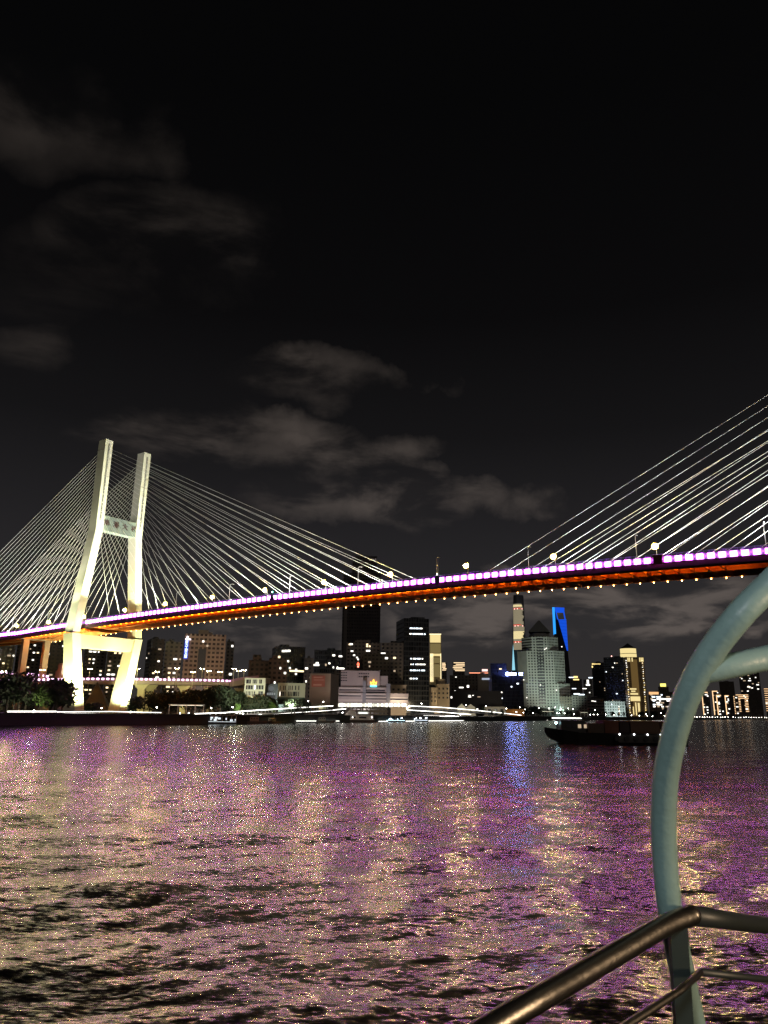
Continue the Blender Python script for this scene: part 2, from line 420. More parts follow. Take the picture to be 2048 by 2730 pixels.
# towers
prof = [(4.5, 10.6, 15.2, 9.6), (43.6, 16.9, 21.3, 7.4), (44.4, 17.0, 21.2, 7.0), (99.5, 10.5, 14.9, 6.6), (104, 10.4, 14.9, 6.5), (151.5, 10.6, 15.2, 6.3)]
def leg(sgn, s0, a=0, z=6):
    out = MB()
    for g0, g1 in ((0, 2), (2, 6)):
        rings = []
        for zz, wi, wo, t in prof[g0:g1]:
            if g0 == 0: wi, wo, t = wi-.25, wo+.25, t+.5
            ys = (wi*sgn, wo*sgn) if sgn > 0 else (wo*sgn, wi*sgn)
            rings.append([(s0-t/2, ys[0], zz), (s0+t/2, ys[0], zz), (s0+t/2, ys[1], zz), (s0-t/2, ys[1], zz)])
        out.loft(rings)
    # casting joints: thin collars
    for zz in range(50, 149, 5):
        pz = prof[2:]
        for (z0, a0, b0, t0), (z1, a1, b1, t1) in zip(pz, pz[1:]):
            if z0 <= zz <= z1:
                k = (zz-z0)/(z1-z0); wi, wo, t = a0+k*(a1-a0), b0+k*(b1-b0), t0+k*(t1-t0)
                out.box((s0, sgn*(wi+wo)/2, zz), (t+.22, wo-wi+.22, .3)); break
    return out
mgr = mat('shadow_groove', (.18, .18, .16), .8)
for s0 in (0., SPAN):
    for sgn in (-1, 1):
        leg(sgn, s0).build('tower_leg', M_conc, br)
        b = MB(); b.box((s0, sgn*12.9, 3.6), (14, 10, 2.4)); b.box((s0, sgn*12.9, 5.0), (12.5, 8, .8)); b.build('foundation', mat('foundation_concrete', (.4, .4, .36), .8), br)
        g = MB()   # slot in the face where the cables enter
        for fx in (1, -1):
            g.box((s0+fx*3.24, sgn*12.9, 127), (.16, .9, 44))
        g.build('anchor_slot', mgr, br)
    b = MB(); b.loft([[(s0-2.6, -10.55, z), (s0+2.6, -10.55, z), (s0+2.6, 10.55, z), (s0-2.6, 10.55, z)] for z in (100.2, 108.6)])
    uc = b.build('upper_crossbeam', mat('grey_green_panel', (.17, .21, .18), .75, var=.08, scale=.3), br)
    if s0 == 0:
        text_obj('lettering', '南  浦  大  桥', 3.8, mat('red_letter', (.035, .003, .003), .5), uc, (2.68, .5, 104.5), (R(90), 0, R(90)), .12)
    b = MB(); b.loft([[(s0-3., -w, z), (s0+3., -w, z), (s0+3., w, z), (s0-3., w, z)] for z, w in ((36.6, 15.6), (43.4, 16.6))])
    b.build('lower_crossbeam', mat('warm_concrete', (.5, .42, .36), .8, var=.08, scale=.3), br)
# cables
NC = 22
cabs = []
for fan in range(3):        # main span left, side span left, main span right
    for k in range(NC):
        d = 21.5+8.69*k; za = 105.5+(147.5-105.5)*k/(NC-1)
        for sg in (-1, 1):
            if fan == 0: p, q = (1.2, sg*12.9, za), (d, sg*12.7, dz(d)+.6)
            elif fan == 1: p, q = (-1.2, sg*12.9, za), (-d, sg*12.7, dz(-d)+.6)
            else: p, q = (SPAN-1.2, sg*12.9, za), (SPAN-d, sg*12.7, dz(SPAN-d)+.6)
            cabs.append((fan, k, sg, p, q))
cabs.sort(key=lambda c: (0 if c[0] == 0 else 1 if (c[0] == 2 and c[1] > 10) else 2 if c[0] == 1 else 3, -c[2] < 0, -c[1]))
rest = MB()
for i, (fan, k, sg, p, q) in enumerate(cabs):
    r = .07
    if i < 99:
        MB().tube([p, q], r, 8).build('stay_cable', M_cable, br, smooth=True)
    else: rest.tube([p, q], r, 6)
tag(rest.build('stay_cable_run', M_cable, br, smooth=True), kind='stuff')
# pier of the side span
b = MB()
for y in (-6.5, 6.5): b.box((-66, y, 25.5), (2.6, 3.4, 43))
b.box((-66, 0, 45.6), (3., 20, 2.2)); b.build('side_pier', mat('brown_concrete', (.42, .3, .25), .8), br)
# floodlights of the bridge (they exist in the place; the lamps themselves are tiny)
WARM = (.95, .98, .47); WARM2 = (.92, .98, .62)
def fl(loc, tgt, e, col=WARM, spot=50, size=.8, bl=.6): light('floodlight', 'SPOT', BL(*loc), e, col, BL(*tgt), size, spot, bl)
for sg in (-1, 1):
    fl((24, sg*13-6, 7), (0, sg*15, 26), 3.6e5, WARM, 75)              # lower legs, river side
    fl((3, sg*30, 6), (0, sg*16, 26), 1.2e5, WARM, 80)                   # outer faces
    fl((5, sg*2, 8), (0, sg*15, 22), 3.5e4, WARM, 90)                  # inner faces
    fl((6, sg*8., 52), (0, sg*13.5, 88), 5e4, WARM2, 50)         # inner faces above the deck
    fl((30, sg*14.5, 53), (1, sg*16, 74), 2e5, WARM2, 34)       # front faces above the deck
    fl((30, sg*13.5, 53), (1, sg*13.6, 98), 2.6e5, WARM2, 17, .8, .3)
    fl((24, sg*13.5, 53), (1, sg*13.2, 126), 4e5, WARM2, 15, .8, .4)
    fl((22, sg*13.5, 53), (1, sg*13.2, 147), 5e5, WARM2, 12, .8, .6)
    fl((-2, sg*30, 51), (0, sg*15, 100), 4e4, WARM2, 75)
fl((5, 0, 53), (0, 0, 100), 9e3, WARM2, 45)
fl((2, -37, 44), (0, -19, 60), 3.2e4, WARM2, 85)
fl((-4, -29, 53), (0, -15, 135), 8e4, (1, .98, .8), 45)
# cable floodlights along both edges of the deck, aimed up into the fans
for sg in (-1, 1):
    for s in (30, 60, 90, 120, 150, 178, 202):
        fl((s, sg*9.5, dz(s)+1.5), (s-25, sg*12.8, 50+1.0*(205-s)*.5), 7.5e4, (.98, 1, .93), 100, 1., .9)
        fl((SPAN-s, sg*9.5, dz(SPAN-s)+1.5), (SPAN-s+25, sg*12.8, 50+(205-s)*.5), 5e4, (.95, 1, .98), 100, 1., .9)
    for s in (-25, -50, -75, -100, -130, -160):
        fl((s, sg*9.5, dz(s)+1.5), (s+25, sg*12.8, 50+(205+s)*.5), 7.5e4, (.98, 1, .93), 100, 1., .9)
# ------------------------------------------------------------------ street lamps on the bridge
mlit = emit('sodium_lamp', (1., .74, .20), 2500.)
def bridge_lamp(lit):
    e = empty('street_lamp', (0, 0, 0))
    sg = 1 if not lit else -1      # arm reaches over the road
    MB().tube([(0, 0, -.75), (0, 0, 8.8)], [.13, .08], 8).build('pole', M_pole, e)
    a = MB().tube([(0, 0, 8.8), (0, sg*.35, 9.25), (0, sg*1.0, 9.5), (0, sg*1.8, 9.52)], .06, 6).build('arm', M_pole, e)
    h = MB(); h.loft([[(-.16, sg*1.7, 9.45), (.16, sg*1.7, 9.45), (.16, sg*2.4, 9.5), (-.16, sg*2.4, 9.5)][::sg], [(-.1, sg*1.7, 9.62), (.1, sg*1.7, 9.62), (.1, sg*2.4, 9.6), (-.1, sg*2.4, 9.6)][::sg]])
    h.build('lamp_head', M_pole, e)
    if lit: 
        MB().ball((0, sg*2.05, 9.1), .62, 12, 8, .7).build('bulb', mlit, e)
        MB().loft([[(rr_*math.cos(a), sg*2.05+yy_, 9.2+rr_*math.sin(a)) for a in np.linspace(0, 2*math.pi, 16, endpoint=False)] for rr_, yy_ in ((1.15, .5), (.9, .8), (.3, .95))]).build('halo_dish', mat('halo_gold', (.9, .62, .04), .6), e)  # added gold dish: imitates the lamp halo, blocks light toward the town
    return e
ORD = ['first', 'second', 'third', 'fourth', 'fifth', 'sixth', 'seventh', 'eighth', 'ninth', 'tenth', 'eleventh', 'twelfth', 'thirteenth', 'fourteenth', 'fifteenth', 'sixteenth', 'seventeenth', 'eighteenth', 'nineteenth', 'twentieth']
protoN, protoF = bridge_lamp(False), bridge_lamp(True)
nN = nF = 0; nr = nl = 0
LIFT = .7
for i in range(-6, 9):
    s = 71+36*i
    for far in (0, 1):
        if i == -2 and far: s2 = s+2.
        else: s2 = s
        if i == 8 and far: continue
        src = protoF if far else protoN
        first = (nF == 0 if far else nN == 0)
        side = 'right' if s > 0 else 'left'; n = (i+1 if s > 0 else -i-2)
        lab = ('glowing yellow street lamp, %s to the %s of the pale tower' if far else 'unlit curved white lamp post, %s to the %s of the pale tower') % (ORD[max(n, 0)], side)
        o = src if first else dup(src)
        o.location = BL(s2, 11.9 if far else -11.9, dz(s)-.05+LIFT*far); o.rotation_euler = (0, 0, RZ)
        tag(o, lab, 'street lamp', 'lit lamps on the far edge of the bridge' if far else 'unlit posts on the near edge of the bridge')
        if far: nF += 1
        else: nN += 1
# navigation boards hung on the parapet
def nav(px, name, label, shape, col):
    d = ray(px, 1500); o_ = Vector((0, 0, CH)); p0 = BL(0, -15.6, 0); nrm = NY
    t = (p0-o_).dot(nrm)/d.dot(nrm); s = ((o_+d*t)-T).dot(AX)
    e = empty(name, BL(s, -15.7, dz(s)-.9), RZ, label, 'sign')
    b = MB()
    b.loft([[(x, y, z) for x, z in shape] for y in (0, -.18)]); b.build('board', mat('nav_'+name+str(int(px)), col, .5), e)
    b = MB(); b.box((0, .25, .3), (.12, .4, .12)); b.box((0, .25, 1.4), (.12, .4, .12)); b.build('bracket', M_dark, e)
    return e, s
nav(1755, 'square_navigation_sign', 'dark red square board hung on the purple lit parapet', [(-1.25, -.6), (1.25, -.6), (1.4, 2.3), (-1.4, 2.3)], (.14, .03, .03))
e, s_ = nav(1166, 'round_navigation_sign', 'dark striped oval board on the parapet at mid span', [(1.1*math.cos(a), .9+1.8*math.sin(a)) for a in np.linspace(0, 2*math.pi, 16, endpoint=False)], (.05, .045, .06))
b = MB()
for x in (-.55, 0, .55): b.box((x, -.22, .9), (.16, .06, 2.4))
b.build('stripe', mat('nav_stripe', (.25, .2, .25), .5), e)
b = MB(); b.tube([(0, .6, 2.2), (0, .6, 8.6)], .06, 6); b.tube([(0, .6, 8.6), (.8, .6, 8.8)], .05, 6); b.build('mast', M_pole, e)
MB().ball((0, -.1, 2.9), .2).build('lamp', emit('small_white_lamp', (1, .97, .9), 12), e)
e, s_ = nav(731, 'triangular_navigation_sign', 'dark triangular board with small green lamp on the parapet', [(-1.6, -.3), (1.6, -.3), (0, 2.9)], (.06, .05, .06))
MB().ball((0, -.1, 3.3), .28).build('lamp', emit('green_lamp', (.2, 1., .7), 14), e)
# ------------------------------------------------------------------ BUILDINGS
LW = {'w': emit('win_white', (1., .95, .85), 2.2), 'y': emit('win_warm', (1., .78, .45), 2.0), 'c': emit('win_cool', (.8, .9, 1.), 2.4), 'd': emit('win_dim', (1., .75, .5), .55), 'g': emit('win_gold', (1., .74, .28), 1.6), 'o': emit('win_orange', (1., .55, .25), 1.1)}
def place(xl, xr, D, depth=25., yaw=0.):
    """centre, width and heading of a block that spans columns xl..xr at forward distance D"""
    pl, pr = at(xl, 1893, D), at(xr, 1893, D)
    c = (pl+pr)/2; az = math.atan2(c.x, c.y); wid = (pr-pl).length*math.cos(az)
    y = R(yaw); W = max((wid-depth*abs(math.sin(y)))/math.cos(y), 3.)
    rz = -az+y
    # push centre back so that the front face stands at D
    c = c+Vector((math.sin(az), math.cos(az), 0))*depth/2
    c.z = GZ
    return c, W, rz
def ht(x, y, D): return at(x, y, D).z-GZ
def building(name, label, xl, xr, yt, D, wall, depth=25., yaw=0., nlit=10, lit='wyd', ybot=1890, ww=1.6, wh=1.5, roof=True, cat='building', lits=None, group=None, base=None, bay=3.5, floor=3.4):
    if xl > 0: D = max(D, max(bankY(xl), bankY(min(xr, 2040)))+6)      # stand on the bank, not over the river
    c, W, rz = place(xl, xr, D, depth, yaw); H = ht((xl+xr)/2, yt, D)
    e = empty(name, c, rz, label, cat, group)
    b = MB(); b.box((0, 0, H/2), (W, depth, H)); b.build('wall', wall, e)
    if roof:
        b = MB()
        for x, y, dx, dy in ((0, -depth/2+.3, W, .6), (0, depth/2-.3, W, .6), (-W/2+.3, 0, .6, depth-1.2), (W/2-.3, 0, .6, depth-1.2)): b.box((x, y, H+.5), (dx+.1, dy+.1, 1.))
        b.box((random.uniform(-.2, .2)*W, 0, H+1.6), (W*.3, depth*.4, 3.2)); b.build('roof', wall, e)
    rnd = random.Random(hash(label) % 1000 if False else int(xl*7+yt))
    if lits is not None:
        for (px, py, w_, h_, k) in lits:
            x = ((px-xl)/(xr-xl)-.5)*W; z = ht(px, py, D)
            MB().box((x, -depth/2-.06, z), (w_*.75, .1, h_*.75)).build('lit_window', LW[k], e)
    nf = max(int(H/floor), 1); nb = max(int(W/bay), 1)
    ymin = max(ht((xl+xr)/2, ybot, D), 2)
    used = set()
    for k in range(nlit):
        fi = rnd.randrange(nf); bi = rnd.randrange(nb); z = (fi+.5)*floor
        if z < ymin or (fi, bi) in used or z > H-1: continue
        used.add((fi, bi))
        wd = ww*rnd.choice((1, 1, 1.5, .7))
        x = (math.floor((-W/2)/bay)+bi+1.5)*bay
        if abs(x)+wd/2 > W/2: continue
        side = rnd.random() < .2 and abs(yaw) > 8
        m = LW[rnd.choice(lit)]
        if side:
            sx_ = (W/2+.06)*(-1 if yaw > 0 else 1); yy = rnd.uniform(-.4, .4)*depth
            MB().box((sx_, yy, z), (.1, wd, wh)).build('lit_window', m, e)
        else: MB().box((x, -depth/2-.06, z), (wd, .1, wh)).build('lit_window', m, e)
    return e, W, H, depth
fD = facade('dark_apartment', (.085, .07, .06), (.02, .02, .022), 3.6, 3.1, .5, .5)
fB = facade('brown_tile', (.30, .215, .165), (.05, .035, .03), 3.4, 3.5, .62, .5)
fG = facade('dark_glass', (.035, .036, .042), (.012, .013, .016), 1.6, 3.8, .8, .7)
fC = facade('cream_facade', (.32, .27, .2), (.03, .025, .02), 4.4, 4.0, .42, .55)
fK = facade('black_glass', (.018, .019, .022), (.008, .009, .011), 2.2, 4.0, .85, .75)
fO = facade('grey_beige', (.36, .32, .29), (.04, .035, .035), 4.0, 3.4, .6, .38)
fBl = facade('blue_glass', (.06, .07, .11), (.02, .022, .04), 1.4, 4.0, .6, .9)
# residential blocks behind the left tower
k = 0
for xl, xr, yt, D, lb in ((-60, 18, 1676, 640, 'dark apartment slab at the left edge with scattered lit rooms'), (22, 96, 1690, 700, 'dark apartment block behind the brown side pier'), (98, 168, 1688, 620, 'dark apartment block just left of the pale tower'),
                      (206, 268, 1716, 680, 'dark apartment block seen through the tower legs, left half'), (270, 336, 1708, 600, 'dark apartment block seen through the tower legs, right half'), (374, 424, 1706, 640, 'dark apartment block right of the pale tower'), (426, 472, 1714, 560, 'dark apartment block touching the blue sign building')):
    building('apartment_block', lb, xl, xr, yt, D, fD, 22, (8, -10, 12, 5, -8, 10, 0)[k], 26, 'wydw', 1850, 1.8, 1.3, group='dark apartments behind the bridge tower'); k += 1
# brown office with the blue vertical sign
e, W, H, dp = building('sign_office', 'brown office block with a blue vertical sign and dark centre bay', 478, 590, 1694, 600, fB, 24, 0, 7, 'dw', 1800)
b = MB(); b.box((-W*.06, -dp/2-.25, H*.42), (W*.19, .5, H*.8)); b.build('centre_bay', mat('bay_grey', (.035, .035, .045), .4), e)
b = MB(); b.box((-W*.06, 0, H+2.4), (W*.25, dp*.6, 4.8)); b.build('stair_tower', mat('plain_brown', (.25, .18, .14), .8), e)
sg_top = ht(478, 1708, 600); sg_bot = ht(478, 1757, 600)
b = MB(); b.box((-W/2+1.6, -dp/2-.8, (sg_top+sg_bot)/2), (3.1, .5, sg_top-sg_bot)); sb = b.build('sign_board', emit('blue_sign', (.02, .06, .8), .9), e)
for j, ch in enumerate('南方工贸大厦'):
    text_obj('character', ch, 2.6, emit('sign_letter', (.75, .9, 1.), 2.6), sb, (-W/2+1.6, -dp/2-1.12, sg_top-1.5-j*(sg_top-sg_bot-.8)/6), (R(90), 0, 0), .03)
b = MB(); b.loft([[(-W/2+x, y, sg_top+z) for x, z in ((.2, .3), (4.6, .3), (4.6, 1.2), (2.9, 1.4), (2.4, 3.2), (1.4, 3.6), (1.0, 1.6), (.2, 1.2))] for y in (-dp/2-.6, -dp/2-1.)]); b.build('emblem', emit('emblem_white', (1, .92, 1), 2.6), e)
building('office_wing', 'narrow dark block on the right side of the blue sign building', 592, 613, 1713, 640, fD, 22, 0, 6, 'w', 1810, 2.4, 1.8)
# middle dark group
e, W, H, dp = building('brick_block', 'low dark brown block with stepped top left of the glass offices', 656, 711, 1764, 560, facade('dark_brown', (.11, .065, .055), (.025, .02, .02)), 22, 0, 6, 'dw', 1820)
b = MB(); b.box((-W*.12, 0, H+2), (W*.4, 12, 7)); b.build('stair_tower', MATS['dark_brown'], e)
building('brick_block', 'plain dark brown block in front of the black glass office', 711, 760, 1758, 540, MATS['dark_brown'], 20, 0, 6, 'wd', 1820)
building('glass_office', 'black glass office with lit top floor windows and lit strip below', 716, 808, 1727, 620, fG, 26, 8, 6, 'w', 1820, lits=[(739, 1736, 3, 2.2, 'w'), (748, 1735.5, 3, 2.2, 'w'), (757, 1735, 3, 2.2, 'w'), (722, 1752, 6, 2.5, 'y'), (778, 1788.5, 12, 1.8, 'y'), (793, 1789, 9, 1.8, 'y'), (762, 1781, 2, 2, 'w')])
building('low_block', 'dark low block between the two black glass offices', 806, 832, 1758, 600, fD, 20, 0, 5, 'w', 1820)
building('glass_office', 'black glass office left of the very tall dark tower', 833, 905, 1736, 640, fG, 26, 0, 5, 'w', 1820, lits=[(839, 1773, 7, 2, 'w'), (865, 1772.5, 2, 2.4, 'd'), (904, 1749.5, 4, 1.8, 'w'), (905, 1782, 9, 1.8, 'w')])
e, W, H, dp = building('tall_tower', 'very tall unlit tower rising behind the middle of the deck', 906, 1011, 1530, 900, facade('tower_dark', (.03, .024, .026), (.012, .011, .012), 2., 4.), 45, 0, 0)
h2 = ht(960, 1480, 900)
b = MB(); b.box((W*.06, 0, (H+h2)/2), (W*.66, 36, h2-H)); b.build('upper_shaft', MATS['tower_dark'], e)
b = MB(); b.box((-W*.5+W*.09, -22.8, H/2-4), (W*.08, .5, H-10)); b.build('corner_fin', mat('fin', (.05, .042, .042), .6), e)
for j, x in enumerate((W*.2, W*.25, W*.3, W*.35)): MB().box((x, -18.3, h2-5+.4*(j % 2)), (W*.035, .3, 2.4+.5*(j % 2))).build('roof_sign_glyph', emit('roof_glyph', (.6, .5, .5), .25), e)
# beige housing in front
e, W, H, dp = building('beige_housing', 'beige housing block in front of the very tall dark tower', 920, 1013, 1716, 640, facade('beige_dim', (.22, .17, .15), (.03, .025, .025), 3.2, 3.1, .6, .45), 22, 0, 0, lits=[(928, 1718, 2, 1.8, 'y'), (933, 1717.5, 3, 1.8, 'w'), (976, 1718, 2.2, 1.8, 'y'), (976, 1723, 2.2, 1.8, 'y'), (983, 1723, 1.8, 1.8, 'y'), (976, 1735, 2.2, 1.8, 'w'), (982, 1735, 2, 1.8, 'w'), (935, 1736, 3, 1.5, 'w'), (941, 1747, 2.5, 1.5, 'w'), (949, 1753, 2, 1.5, 'w'), (952, 1758, 1.6, 1.6, 'w')])
b = MB(); b.box((0, 0, H+1.6), (W*.4, 14, 4.)); b.build('stair_tower', MATS['beige_dim'], e)
building('low_block', 'dark block behind the beige housing, right side', 1015, 1076, 1717, 620, fD, 24, 0, 3, 'd', 1800, lits=[(1020, 1742, 5, 1.6, 'w'), (1051, 1754, 3, 2, 'y')])
building('beige_wing', 'beige stepped wing with an outlined right edge', 965, 1036, 1746, 618, facade('beige_dim2', (.11, .09, .065), (.035, .03, .025), 3.2, 3.1, .6, .4), 18, 0, 3, 'dw', 1790)
# big black office with lit floors
e, W, H, dp = building('black_office', 'black glass office tower with six lit floors', 1053, 1145, 1652, 620, fK, 30, 14, 0)
for py, x0, x1 in ((1675, 1074, 1116), (1690, 1074, 1122), (1756, 1076, 1120), (1771, 1076, 1120), (1787, 1076, 1120), (1809, 1076, 1096)):
    x = x0
    while x < x1:
        xx = ((x-1053)/(1145-1053)*1.12-.5)*W; MB().box((xx, -dp/2-.06, ht(x, py, 620)), (random.uniform(.8, 2.1), .1, 1.1)).build('lit_window', LW[random.choice('cccw')], e)
        x += random.choice((5, 6, 7, 9))
b = MB(); b.box((W*.2, 0, H+2), (W*.5, 10, 3)); b.build('roof_plant', M_dark, e)
# golden tower
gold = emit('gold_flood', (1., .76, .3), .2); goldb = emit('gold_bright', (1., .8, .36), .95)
e, W, H, dp = building('golden_tower', 'slim tower with a glowing golden facade beside the black office', 1146, 1178, 1690, 700, mat('gold_stone', (.5, .4, .22), .6), 20, 0, 0, roof=False)
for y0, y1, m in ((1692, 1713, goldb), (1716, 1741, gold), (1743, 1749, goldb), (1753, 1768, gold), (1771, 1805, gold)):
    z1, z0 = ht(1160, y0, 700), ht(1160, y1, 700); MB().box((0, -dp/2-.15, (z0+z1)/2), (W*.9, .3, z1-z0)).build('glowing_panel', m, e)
for x in (-.42, -.32, -.22, .45): MB().box((x*W, -dp/2-.45, ht(1160, 1780, 700)), (.35, .3, 26)).build('light_line', emit('gold_line', (1., .85, .5), 2.5), e)
MB().box((0, -dp/2-.4, H-.3), (W, .4, .5)).build('roof_light', MATS['gold_line'], e)
def striped(label, xl, xr, yt, D, n, m, name='striped_tower', yb=1806):
    e, W, H, dp = building(name, label, xl, xr, yt, D, fD, 15, 0, 0, roof=False)
    for j in range(n):
        z = H-1-(H-ht(xl, yb, D)-1)*j/n; w = W*random.uniform(.7, .96); MB().box(((W-w)/2*random.choice((-1, 1)), -dp/2-.1, z), (w, .2, 1.0)).build('floor_light', m, e)
    return e, W, H
so_ = emit('stripe_warm', (1., .72, .42), 1.4)
striped('small gold striped block beside the golden tower', 1180, 1192, 1766, 900, 6, so_, yb=1790)
striped('short block with warm horizontal light stripes', 1209, 1241, 1765, 950, 6, so_, yb=1792)
e, W, H, dp = building('lit_roof_hall', 'distant hall with red outlined roof', 1253, 1304, 1792, 900, fD, 20, 0, 0, roof=False)
MB().box((0, -10.2, H-1), (W, .3, .9)).build('roof_outline', emit('red_line', (1., .35, .2), 1.8), e); MB().box((W*.33, -10.2, H+2.2), (W*.3, .3, 2.6)).build('roof_light', emit('pink_light', (1., .6, .55), 1.8), e)
# blue office with white signs
e, W, H, dp = building('blue_office', 'blue glass office carrying two white roof signs', 1309, 1398, 1806, 850, fBl, 24, 0, 5, 'c', 1850)
hh = ht(1330, 1767, 850)
b = MB(); b.box((-W*.24, 5, (H+hh)/2), (W*.5, 14, hh-H)); b.build('upper_block', fBl, e)
mw = emit('sign_white', (.25, .33, 1.), 42.)
zz = ht(1355, 1797, 850)
MB().tube([(W*.03, -dp/2-.5, zz), (W*.03, -dp/2-.9, zz)], 2.0, 16).build('sign_disc', mw, e)
for j, (x, w_, h_) in enumerate(((.11, 1.7, 2.2), (.165, 1.9, 2.6), (.22, 1.9, 2.4), (.275, 1.5, 2.6), (.41, 2., 3.), (.46, 2., 3.2))): MB().box((x*W, -dp/2-.6, zz), (w_*.95, .4, h_)).build('sign_letter', mw, e)
for x in (-.2, -.16): MB().box((x*W, -2.2, ht(1330, 1782, 850)), (1.6, .2, 1.2)).build('lit_window', LW['y'], e)
# supertall towers far away
def supertall():
    D = 4000
    e = empty('twisted_supertall', at(1392, 1893, D).xy.to_3d()+Vector((0, 0, GZ)), -.19, 'supertall tower in pale light bands whose top reaches the clouds', 'skyscraper')
    H = ht(1392, 1588, D); n = 14; rings = []
    for k in range(41):
        t = k/40; r = 44*(1-.38*t); a0 = t*2.1
        rings.append([(r*(1+.10*math.cos(3*(a-a0)))*math.cos(a), r*(1+.1*math.cos(3*(a-a0)))*math.sin(a), H*t) for a in np.linspace(0, 2*math.pi, 24, endpoint=False)])
    MB().loft(rings).build('shaft', mat('tower_glass', (.10, .10, .10), .4), e)
    Wf = emit('pale_band', (1., .82, .42), 1.1); Wd = emit('pale_band_dim', (1., .85, .55), .34); Rd = emit('red_band', (.9, .08, .05), .8)
    def band(z0, z1, m, name, x0=-.8, x1=.8):
        t = (z0+z1)/2/H; r = 44*(1-.38*t)*1.12
        MB().loft([[(r*math.sin(a), -r*math.cos(a), z) for a in np.linspace(x0*1.3, x1*1.3, 10)]+[((r-2)*math.sin(a), -(r-2)*math.cos(a), z) for a in np.linspace(x1*1.3, x0*1.3, 10)] for z in (z0, z1)]).build(name, m, e)
    for py in np.arange(1613, 1735, 2.6):
        if py > 1717: m = Wd
        else: m = Wf if (1614 < py < 1619 or 1641 < py < 1664 and False or 1685 < py < 1706) else Wd
        z = ht(1392, py, D); band(z-1.8, z+1.8, m, 'light_band', -.75, random.uniform(.4, .75))
    for py in (1624, 1668, 1713): z = ht(1392, py, D); band(z-3, z+3, Rd, 'red_band', -.75, .3)
    for py in (1626, 1671, 1714):
        z = ht(1392, py, D)
        for x in (-.5, -.1, .5): MB().ball((36*math.sin(x*1.2), -44*math.cos(x*1.2), z), 2.2, 6, 4).build('aviation_lamp', emit('avi_red', (1, .45, .4), 4), e)
    z1, z0 = ht(1375, 1719, D), ht(1375, 1788, D)
    MB().loft([[(x, -50, z) for x, z in ((-44, z0), (-28, z0), (-34, z1))], [(x, -46, z) for x, z in ((-44, z0), (-28, z0), (-34, z1))]][::-1]).build('cyan_screen', emit('cyan_screen', (.35, .8, 1.), .9), e)
supertall()
def opener():
    D = 3700
    c = at(1496, 1893, D); e = empty('blue_supertall', (c.x, c.y, GZ), -.24, 'blue lit supertall tower with a trapezoid opening at its top', 'skyscraper')
    sc = D/F/ray(1496, 1700).y*1.0
    def P(px, py): p = at(px, py, D); return ((p.x-c.x)/math.cos(.24), p.z-GZ)
    mb = emit('blue_facade', (.01, .11, .95), .85); mbr = emit('blue_bright', (.03, .35, 1.), 1.2); mk = mat('opener_glass', (.02, .02, .025), .3)
    def poly(pts, m, name, y0, y1):
        q = [P(*p) for p in pts]; MB().loft([[(x, y, z) for x, z in q] for y in (y1, y0)]).build(name, m, e)
    poly([(1478, 1893), (1528, 1893), (1513, 1737), (1508, 1652), (1488, 1652), (1478, 1622)], mk, 'shaft', 2, 45)
    poly([(1473, 1619), (1479, 1619), (1483, 1690), (1476.5, 1690)], mbr, 'left_edge', -2, 45)
    poly([(1479.5, 1619), (1503.5, 1621), (1503.5, 1631.5), (1481, 1630.5)], mb, 'bridge_top', -2, 40)
    poly([(1500.8, 1631.7), (1503.8, 1631.7), (1507, 1651.5), (1504.5, 1651.5)], mb, 'right_jamb', -2, 40)
    poly([(1481.2, 1630.8), (1483.5, 1630.8), (1489, 1651.5), (1485.5, 1651.5)], mb, 'left_jamb', -2, 40)
    # blue front narrowing to a point, in floor bands
    n = 22
    for j in range(n):
        t0, t1 = j/n, (j+.78)/n
        ya, yb = 1652+(1736-1652)*t0, 1652+(1736-1652)*t1
        xl = lambda t: 1488+(1510.5-1488)*t; xr = lambda t: 1508.5+(1513.6-1508.5)*t
        poly([(xl(t1), yb), (xr(t1), yb), (xr(t0), ya), (xl(t0), ya)], mb, 'blue_band', -2, 1.5)
opener()
